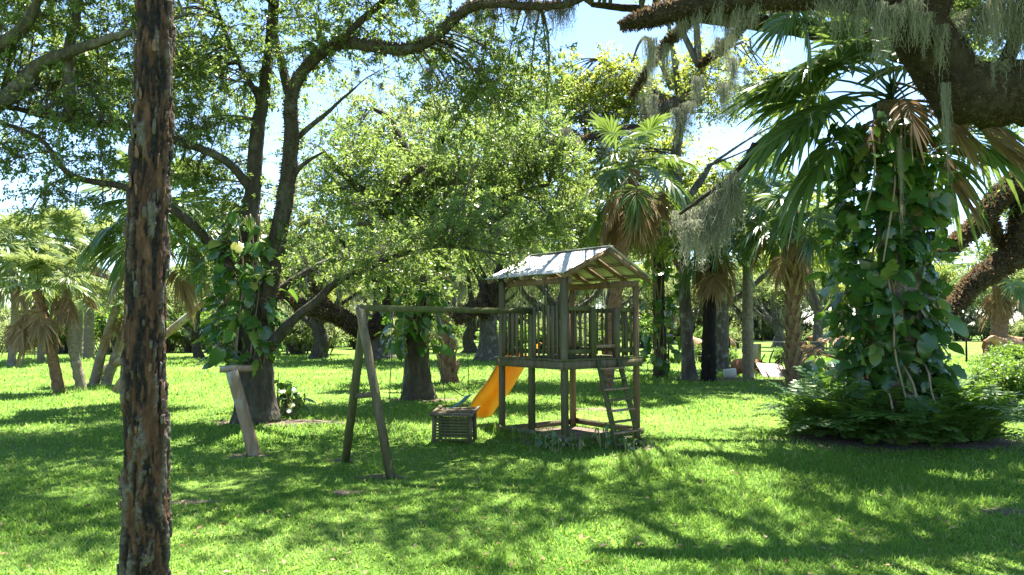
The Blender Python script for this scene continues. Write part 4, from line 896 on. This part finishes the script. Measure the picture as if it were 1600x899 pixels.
for px, py, d, L, wd in ((1015, 60, 9.3, 1.1, .22), (1040, 70, 9.8, .9, .18), (1062, 20, 9.15, .6, .2), (1085, 10, 9.1, .8, .22), (1112, 5, 9.1, .55, .25), (1135, 15, 9.4, 1.0, .2), (1150, 8, 9.2, .9, .22), (1170, 0, 9.2, .6, .25), (1128, 60, 9.9, .6, .3),
                         (1280, -5, 9.3, .7, .3), (1310, -5, 9.3, .9, .3), (1345, 0, 9.3, .8, .35), (1372, 5, 9.2, 1.5, .22), (1395, 10, 9.2, .9, .3), (1425, 0, 9.3, .8, .3), (1440, 20, 9.35, .7, .25), (1470, 40, 9.5, 1.0, .22), (1476, 130, 9.7, 2.0, .12), (1500, 20, 9.7, .8, .35),
                         (1525, 10, 9.6, .9, .3), (1545, -20, 9.4, 1.5, .2), (1560, 0, 9.9, 1.1, .35), (1585, 0, 9.9, 1.2, .4), (1600, 20, 9.9, 1.1, .35), (1405, 215, 11.5, 1.8, .1), (1550, 100, 10, .5, .35), (1515, 90, 9.9, .45, .3), (1590, 120, 10.1, .4, .35)):
    moss(px, py, d, L, wd, LR, GR)
GB = 'moss on the arching oak bough'; LB = 'moss wisp trailing from the bough of the two-stemmed oak'
for px, py, d, L, wd in ((655, 60, 13.7, .7, .2), (668, 105, 13.8, .75, .3), (765, 8, 13.1, .9, .35), (745, 15, 13.1, .6, .25), (800, 10, 12.9, .55, .3), (832, 6, 12.9, .8, .45), (860, 6, 12.8, .75, .4), (885, 8, 12.7, .8, .35), (556, 110, 14.4, .3, .15), (592, 130, 14.2, .3, .15), (640, 0, 14, .45, .3)):
    moss(px, py, d, L, wd, LB, GB)
mc = thing('moss_curtain', 'broad grey-green moss curtain hanging in front of the charred palm', 'moss', at(1105, 310, 13.2))
for px, py, L, wd in ((1072, 330, 1.3, .5), (1090, 322, 1.35, .5), (1108, 300, 1.3, .55), (1125, 285, 1.25, .5), (1142, 270, 1.2, .45), (1100, 340, 1.1, .5), (1082, 345, 1.05, .5), (1150, 300, .9, .4), (1120, 330, 1.1, .5)):
    put(MOSS[int(rng.integers(5))], 'moss_clump', mc, Matrix.Translation(at(px, py, 13.2+rng.normal(0, .12))-Vector(mc.location)) @ Matrix.Diagonal((wd/.36, wd/.36, L, 1)))
b0 = spline(rows([(1180, 225, 13.4, .06), (1150, 270, 13.3, .05), (1110, 300, 13.2, .045), (1062, 335, 13.2, .03)]), .1)
bo = thing('mossy_branch', 'broken bough bearing the moss curtain below the palm fans', 'branch', (b0[-1, 0], b0[-1, 1], 0)); mk('branch', *tube(b0, 8, .1, 2), 'limb_bark', bo)
GD = 'moss in the sunlit oak'; LD = 'moss tuft hanging among the sunlit yellow-green oak limbs'
for px, py, L in ((900, 220, 1.2), (945, 205, 1.5), (1000, 110, 2.2), (1015, 150, 1.5), (1050, 170, 1.6), (985, 205, 1.4), (1090, 120, 1.8), (1130, 130, 2.0), (1145, 90, 2.2), (880, 200, 1.0), (1075, 160, 2.4), (840, 330, 1.2), (720, 440, 1.0)):
    moss(px, py, 25, L, .5, LD, GD)

# ------------------------------------------------------------------ background trees
def template_oak(seed, H=12., spread=6., leafmat='far_leaf', bark='oak_bark', moss_n=0, low=2.2, r=.6, leafs=.22, dens=1., label='', stems=6):
    rng = np.random.default_rng(seed); limbs = []; vols = []
    tr = [(0, 0, -.1, r*1.5), (0, 0, .35, r*1.05), (rng.normal(0, .1), rng.normal(0, .1), low*.6, r*.85), (rng.normal(0, .2), rng.normal(0, .2), low*1.15, r*.75)]
    for k in range(stems):
        th = k*6.283/stems+rng.normal(0, .35); L = spread*rng.uniform(.65, 1.05); h = H*rng.uniform(.3, .62); o = A(math.cos(th), math.sin(th), 0); b_ = A(*tr[-1][:3])-A(0, 0, .25)
        pts = [(*b_, r*.5)]+[(*(b_+o*L*t+A(0, 0, h*t**rng.uniform(.75, 1.3))+rng.normal(0, .25, 3)), r*(.45-.4*t)) for t in (.3, .6, .85, 1)]
        limbs.append(pts); e = A(*pts[-1][:3]); vols.append((tuple(e+A(0, 0, .8)), (spread*.36, spread*.36, H*.12), int(13*dens)))
        vols.append((tuple(A(*pts[2][:3])+A(0, 0, 1.6)), (spread*.3, spread*.3, H*.1), int(7*dens)))
    limbs.append([(*tr[-1][:3], r*.6), (.3, .2, H*.45, r*.4), (-.2, .3, H*.7, r*.2), (0, 0, H*.9, .05)])
    vols.append(((0, 0, H*.8), (spread*.5, spread*.5, H*.16), int(22*dens)))
    root, sk = oak('background_oak', label, tr, limbs, vols, leafmat, bark, seed, sides=9, ntw=9, nleaf=24, leaf=leafs, bough_r=.8, wr=.55)
    if moss_n:
        q = sk[rng.integers(0, len(sk), moss_n)]; mb = MB()
        for p in q:
            L = rng.uniform(.6, 1.9)
            for k in range(9):
                c = p[:3]+A(*rng.normal(0, .16, 2), -.05); l = L*rng.uniform(.5, 1); th = rng.uniform(0, 6.28); s = A(math.cos(th), math.sin(th), 0)
                C = np.stack([c+A(rng.normal(0, .03), rng.normal(0, .03), -l*t) for t in (0, .35, .7, 1)]); w_ = np.array([.03, .028, .018, .004])[:, None]
                mb.add(np.stack([C-s*w_, C+s*w_], 1).reshape(-1, 3), [(2*i, 2*i+1, 2*i+3, 2*i+2) for i in range(3)], rng.uniform(0, 1))
        tag(mb.build('hanging_moss', 'moss', root), kind='stuff')
    return root
def place(t, first, p, rz, s, label, group=None):
    o = t if not first else copy_tree(t)
    o.location = (p[0], p[1], 0); o.rotation_euler = (0, 0, rz); o.scale = (s, s, s); o['label'] = label
    if group: o['group'] = group
    elif 'group' in o: del o['group']
    return o
TA = template_oak(101, 12, 6.5, moss_n=70, r=.62, low=2.4); TB = template_oak(102, 11, 6, 'far_leaf', 'oak_bark_dark', 60, 2.0, .55); TC = template_oak(103, 13, 5.5, 'oak_leaf_bright', 'oak_bark', 20, 3.4, .5, stems=5)
used = {}
def tree(t, p, rz, s, label, group=None):
    place(t, used.get(t.name), p, rz, s, label, group); used[t.name] = 1
gq = ground(594, 562); d_ = gq.y
oak('background_oak', 'grey forked oak with brown fern-covered limb arching left behind the swing frame', [(gq.x, d_, -.1, 1.2), (gq.x, d_, .5, .85), *rows([(596, 530, d_, .72), (598, 490, d_, .66), (600, 470, d_, .6)])],
    [rows([(602, 488, d_, .5), (610, 440, d_, .42), (632, 395, d_, .3), (650, 330, d_, .2), (660, 270, d_, .08)]), rows([(597, 488, d_, .45), (590, 440, d_, .38), (570, 395, d_, .3), (560, 330, d_, .2), (540, 270, d_, .08)]),
     rows([(606, 470, d_-2, .3), (580, 520, d_-3, .48), (555, 512, d_-4, .5), (530, 496, d_-5, .46), (500, 488, d_-6, .4), (465, 478, d_-7, .3), (430, 455, d_-8, .12)]), rows([(520, 492, d_-5.4, .25), (500, 465, d_-6, .2), (480, 440, d_-6.5, .1)])],
    [vol(650, 300, d_, 5, 4, 3, 40), vol(540, 290, d_, 5, 4, 3, 40), vol(600, 180, d_, 6, 4, 3, 40), vol(480, 420, d_-5, 3, 2, 1.2, 14)], 'far_leaf', 'oak_bark', 140, fern=(2, 3), fern_kw=dict(per_m=420, size=.17, up=.2), limb_bark='limb_bark', ntw=9, nleaf=24, leaf=.2, bough_r=.8, wr=.55)
tree(TB, ground(735, 551), 1.2, 1.0, 'dark straight oak in the shade behind the tower')
gq = ground(764, 564); d_ = gq.y
oak('background_oak', 'grey fluted oak with twisting brown limbs just left of the tower posts', [(gq.x, d_, -.1, 1.0), (gq.x, d_, .5, .72), *rows([(764, 530, d_, .6), (762, 500, d_, .56), (764, 485, d_, .5)])],
    [rows([(764, 498, d_, .42), (745, 480, d_-1, .38), (725, 492, d_-2, .36), (705, 498, d_-3, .32), (690, 480, d_-4, .22), (675, 450, d_-5, .1)]), rows([(762, 490, d_, .4), (755, 440, d_, .34), (735, 405, d_, .28), (700, 370, d_, .15), (680, 330, d_, .06)]),
     rows([(768, 490, d_, .4), (775, 450, d_-.5, .36), (800, 430, d_-1, .3), (840, 420, d_-1.5, .24), (890, 440, d_-2, .1)]), rows([(772, 450, d_, .3), (790, 390, d_, .22), (800, 320, d_, .1)])],
    [vol(700, 330, d_, 4, 3, 2.4, 30), vol(800, 300, d_, 5, 4, 3, 44), vol(760, 200, d_, 6, 4, 2.6, 40), vol(880, 400, d_-1, 3, 2, 1.2, 14)], 'far_leaf', 'oak_bark', 141, fern=(0, 2), fern_kw=dict(per_m=380, size=.16, up=.2), limb_bark='limb_bark', ntw=9, nleaf=24, leaf=.2, bough_r=.8, wr=.55)
tree(TB, ground(500, 560), 4.1, 1.0, 'oak with low arching limbs right of the two-stemmed oak')
tree(TC, ground(1124, 578), .9, .85, 'oak with dark low limbs between charred palm and slender palm')
tree(TA, ground(875, 560), 5.0, 1.0, 'mossy oak in the grove seen through the tower railing')
tree(TB, ground(310, 560), 2.2, .6, 'small slanting oak in the lawn right of the charred trunk')
GT = 'trees of the far wood'; rng = np.random.default_rng(91)
wood = [(-7, 78), (4, 82), (12, 80), (-16, 84), (20, 90), (-25, 86), (-2, 98), (8, 102), (-12, 104), (18, 108), (-34, 96), (-22, 110), (0, 120), (28, 104), (-45, 100)]
for k, (x, y) in enumerate(wood):
    tree((TA, TB, TC)[k % 3], (x+rng.normal(0, 1), y+rng.normal(0, 1)), rng.uniform(0, 6.28), rng.uniform(.85, 1.15), 'leafy oak in the wood closing the back of the lawn', GT)
GE = 'trees beyond the pasture'
for k in range(26):
    x = 24+k*4.1+rng.normal(0, 1.2); y = 118+rng.normal(0, 7)
    tree((TB, TC, TA)[k % 3], (x, y), rng.uniform(0, 6.28), rng.uniform(.85, 1.2), 'pale green tree in the line beyond the pasture', GE)
GW = 'low trees behind the palm clump'
for k in range(12):
    x = -70+k*4.4+rng.normal(0, .8); y = 78+rng.normal(0, 4)
    tree((TB, TA, TC)[k % 3], (x, y), rng.uniform(0, 6.28), rng.uniform(.45, .62), 'low tree in the hedge behind the palm clump', GW)
for k in range(20):
    tree((TA, TC, TB)[k % 3], (-75+k*6.2+rng.normal(0, 1.5), 135+rng.normal(0, 5)), rng.uniform(0, 6.28), rng.uniform(.95, 1.25), 'leafy oak in the wood closing the back of the lawn', GT)
tree(TC, at(1275, 500, 62)[:2], 1.0, .95, 'rounded pale oak standing alone in the pasture'); tree(TA, at(1215, 500, 75)[:2], 2.0, .9, 'spreading oak in the pasture behind the slender palm')

def template_shrub(seed, mat):
    rng = np.random.default_rng(seed); root = thing('shrub', '', 'shrub', (0, 0, 0)); P = rng.normal(0, .25, (60, 3))*A(1, 1, 0)
    stems = [(*q[:2], 0, .02) for q in P]; sk = np.array([(q[0]*1.5, q[1]*1.5, .5+rng.uniform(0, .5), .02) for q in P])
    (Vw, Fw), (Vl, Fl, tl) = foliage(sk, [((0, 0, 1.3), (1.5, 1.5, .9), 60), ((0, 0, .5), (1.5, 1.5, .5), 22)], rng, .4, 8, 16, .16, .5)
    mk('stem', *twig_batch(P, sk[:, :3]*.6+P*.4, sk[:, :3], np.full(60, .03), np.full(60, .015), 4, 4), 'twig_bark', root); mk('branchwork', Vw, Fw, 'twig_bark', root); mk('foliage', Vl, Fl, mat, root, tl)
    return root
SA, SB = template_shrub(1, 'shrub_leaf'), template_shrub(2, 'far_leaf'); useds = {}
def shrub(t, p, s, label, group):
    o = copy_tree(t) if useds.get(t.name) else t; useds[t.name] = 1
    o.location = (p[0], p[1], 0); o.rotation_euler = (0, 0, rng.uniform(0, 6.28)); o.scale = (s, s, s*rng.uniform(.8, 1.2)); o['label'] = label; o['group'] = group
for k in range(60):
    y = rng.uniform(64, 74); x = rng.uniform(-42, 24)
    shrub(SA if k % 3 else SB, (x, y+abs(x)*.15), rng.uniform(.7, 1.5), 'bright green shrub at the edge of the far wood', 'shrubs along the far wood')
for k in range(50):
    shrub(SB, (-80+k*2.6+rng.normal(0, .7), 122+rng.normal(0, 3)), rng.uniform(1.8, 3.), 'tall thicket bush deep in the far wood', 'thicket deep in the far wood')
for k in range(24):
    x = -50+k*1.5+rng.normal(0, .4); shrub(SB if k % 3 else SA, (x, 60+rng.normal(0, 3)), rng.uniform(.8, 1.7), 'leafy bush in the hedge behind the palm clump', 'bushes behind the palm clump')
for k in range(12):
    x = 10+rng.uniform(0, 24); y = 36+rng.uniform(0, 6); shrub(SA, (x, y), rng.uniform(.25, .5), 'low weedy bush along the pasture fence', 'weeds along the pasture fence')
for k, (px, py, s) in enumerate(((1575, 640, .55), (1595, 620, .6), (1560, 612, .45), (1590, 590, .6))):
    shrub(SA, ground(px, py), s, 'low leafy bush beside the fern bed', 'bushes beside the fern bed')
for k in range(60):
    x = 26+k*2.2+rng.normal(0, .7); y = 108+rng.normal(0, 3); shrub(SB, (x, y), rng.uniform(.9, 1.6), 'dense bush under the trees beyond the pasture', 'bushes beyond the pasture')

# ------------------------------------------------------------------ pasture: fence, cattle, junk
fx = thing('pasture_fence', 'thin wire fence on dark posts along the pasture', 'fence', (8, 40, 0)); pts = [(9+3.6*k, 40+.25*k) for k in range(10)]
for x, y in pts: mk('post', *tube(spline([(x, y, -.1, .06), (x+.02, y, .7, .055), (x+.03, y, 1.5, .05)], .3), 6, .08, int(x*7)), 'charred', fx)
for z in (.45, .85, 1.25):
    mk('wire', *tube(np.array([(x, y, z, .006) for x, y in pts]), 4), 'wire', fx)
def cow(p, az, mat, label, graze=True, s=1.):
    J = [(-.85, 0, 1.18, .26, .30), (-.35, 0, 1.12, .33, .38), (.2, 0, 1.1, .33, .39), (.62, 0, 1.15, .27, .36)]
    E = [(0, 1), (1, 2), (2, 3)]
    def add(par, *nodes_):
        for nd in nodes_: J.append(nd); E.append((par, len(J)-1)); par = len(J)-1
        return par
    if graze: add(3, (.95, 0, 1.0, .16, .22), (1.2, 0, .66, .12, .17), (1.34, 0, .4, .11, .14), (1.44, 0, .14, .08, .09))
    else: add(3, (.92, 0, 1.36, .16, .22), (1.15, 0, 1.52, .13, .16), (1.36, 0, 1.44, .11, .13), (1.55, 0, 1.3, .085, .09))
    hd = len(J)-3
    for sg in (-1, 1):
        add(0, (-.82, sg*.17, .82, .13, .17), (-.76, sg*.17, .52, .08, .09), (-.86, sg*.17, .3, .055, .06), (-.84, sg*.17, .03, .06, .06))
        add(3, (.55, sg*.17, .78, .12, .15), (.58, sg*.17, .45, .07, .08), (.56, sg*.17, .22, .05, .05), (.58, sg*.17, .03, .06, .06))
        j = J[hd]; add(hd, (j[0]-.02, sg*.22, j[2]+.06, .03, .05))
    add(0, (-1.04, 0, 1.2, .04, .04), (-1.1, 0, .85, .03, .03), (-1.1, 0, .5, .045, .045))
    me = bpy.data.meshes.new('cow'); me.from_pydata([j[:3] for j in J], E, []); me.materials.append(M[mat])
    o = bpy.data.objects.new('cow', me); COL.objects.link(o); md = o.modifiers.new('skin', 'SKIN'); md.use_smooth_shade = True
    for k, v in enumerate(me.skin_vertices[0].data): v.radius = (J[k][3], J[k][4]); v.use_root = (k == 0)
    o.modifiers.new('sub', 'SUBSURF').levels = 1; o.modifiers['sub'].render_levels = 2
    o.location = (p[0], p[1], 0); o.rotation_euler = (0, 0, R(az)); o.scale = (s, s, s)
    tag(o, label, 'cow')
cow(at(1280, 520, 66)[:2], 8, 'cow_hide', 'dark red cow grazing in the pasture behind the frond heap')
cow(at(1255, 520, 68)[:2], 100, 'cow_hide', 'small red calf resting next to the grazing dark cow', True, .55)
cow(at(1580, 520, 40)[:2], 185, 'cow_hide_tan', 'light red cow standing behind the rough distant palm', False)
cow(at(1553, 520, 47)[:2], 20, 'cow_hide', 'brown cow partly hidden behind the light red one', False)
cow(at(1600, 520, 45)[:2], 170, 'cow_hide_tan', 'tan cow behind the light red cow at the palm', False)
cow(at(1088, 520, 42)[:2], 95, 'cow_hide_tan', 'tan cow seen end-on between grey oak and charred palm', False)
cow(at(1130, 520, 55)[:2], 30, 'cow_hide_tan', 'pale brown cow beyond the charred palm', True)
cow(at(1345, 520, 50)[:2], 10, 'cow_hide_tan', 'light red cow showing above the frond heap', False)
# junk by the slender palm
gq = ground(1139, 592); bk = thing('plastic_bucket', 'white plastic bucket lying on its side beside the rusty drum', 'bucket', gq)
q = np.array([(gq.x-.21, gq.y, .2, .14), (gq.x-.2, gq.y, .2, .19), (gq.x+.23, gq.y-.08, .22, .215), (gq.x+.245, gq.y-.083, .22, .23), (gq.x+.26, gq.y-.086, .22, .2)]); mk('body', *tube(q, 18), 'bucket_plastic', bk)
mk('handle', *tube(spline([(gq.x+.22, gq.y-.28, .19, .006), (gq.x+.35, gq.y-.3, .06, .006), (gq.x+.25, gq.y+.1, .1, .006)], .04), 5), 'wire', bk)
gq = ground(1157, 586); dr = thing('rusty_drum', 'rusty open drum lying on its side left of the slender palm', 'drum', gq)
n = 22; a = np.linspace(0, 2*np.pi, n, endpoint=False); ax_ = unit(A(.35, -1, 0)); sx_ = np.cross(ax_, A(0, 0, 1)); c0 = A(gq.x, gq.y+.5, .36); Vd = []
for t, r_ in ((0, .01), (0, .34), (.28, .345), (.3, .36), (.32, .345), (.58, .345), (.6, .36), (.62, .345), (.9, .34), (.9, .33), (.05, .325), (.05, .01)):
    for th in a: Vd.append(c0+ax_*t+sx_*math.cos(th)*r_+A(0, 0, math.sin(th)*r_))
Fd = [(i*n+j, i*n+(j+1) % n, (i+1)*n+(j+1) % n, (i+1)*n+j) for i in range(11) for j in range(n)]
mk('body', Vd, Fd, 'rusty', dr, None, True)
def slab(name, label, cat, px, py, size, rot, mat, z):
    g_ = ground(px, py); r = thing(name, label, cat, g_)
    o = MB().add(*box((0, 0, 0), size, .01, np.random.default_rng(px))).build('panel', mat); o.parent = r; o.location = (0, 0, z); o.rotation_euler = [R(x) for x in rot]
    for k in (-.3, .3):
        o2 = MB().add(*box((k*size[0], 0, .02), (.04, size[1]*.96, .04))).build('rib', 'rusty'); o2.parent = o
slab('metal_panel', 'rust-stained metal sheet leaning low beside the slender palm', 'panel', 1208, 590, (1.2, .9, .03), (38, 4, 8), 'pale_panel', .27)
slab('scrap_board', 'upright tan board standing behind the scrap heap', 'board', 1181, 578, (.55, .03, 1.3), (6, 0, 5), 'pale_panel', .62)
slab('scrap_sheet', 'brown crumpled sheet propped against the slender palm', 'sheet', 1190, 584, (.7, .6, .03), (50, 20, -20), 'rusty', .3)
slab('old_plank', 'grey plank lying on the grass below the metal sheet', 'plank', 1212, 596, (1.3, .25, .05), (0, 0, 12), 'log', .04)
gq = ground(1193, 585); fr = thing('bent_pipes', 'dark bent pipe frame sticking up from the scrap heap', 'frame', gq)
for k, (dx, h) in enumerate(((-.15, .9), (.25, 1.1), (.45, .7))): mk('pipe', *tube(spline([(gq.x+dx, gq.y, 0, .03), (gq.x+dx+.05, gq.y, h*.6, .03), (gq.x+dx+.2, gq.y-.1, h, .025)], .1), 6), 'charred', fr)
mk('pipe', *tube(spline([(gq.x-.3, gq.y-.1, .1, .03), (gq.x+.1, gq.y-.2, .4, .03), (gq.x+.7, gq.y-.1, .35, .03)], .1), 6), 'charred', fr)
make_grass()
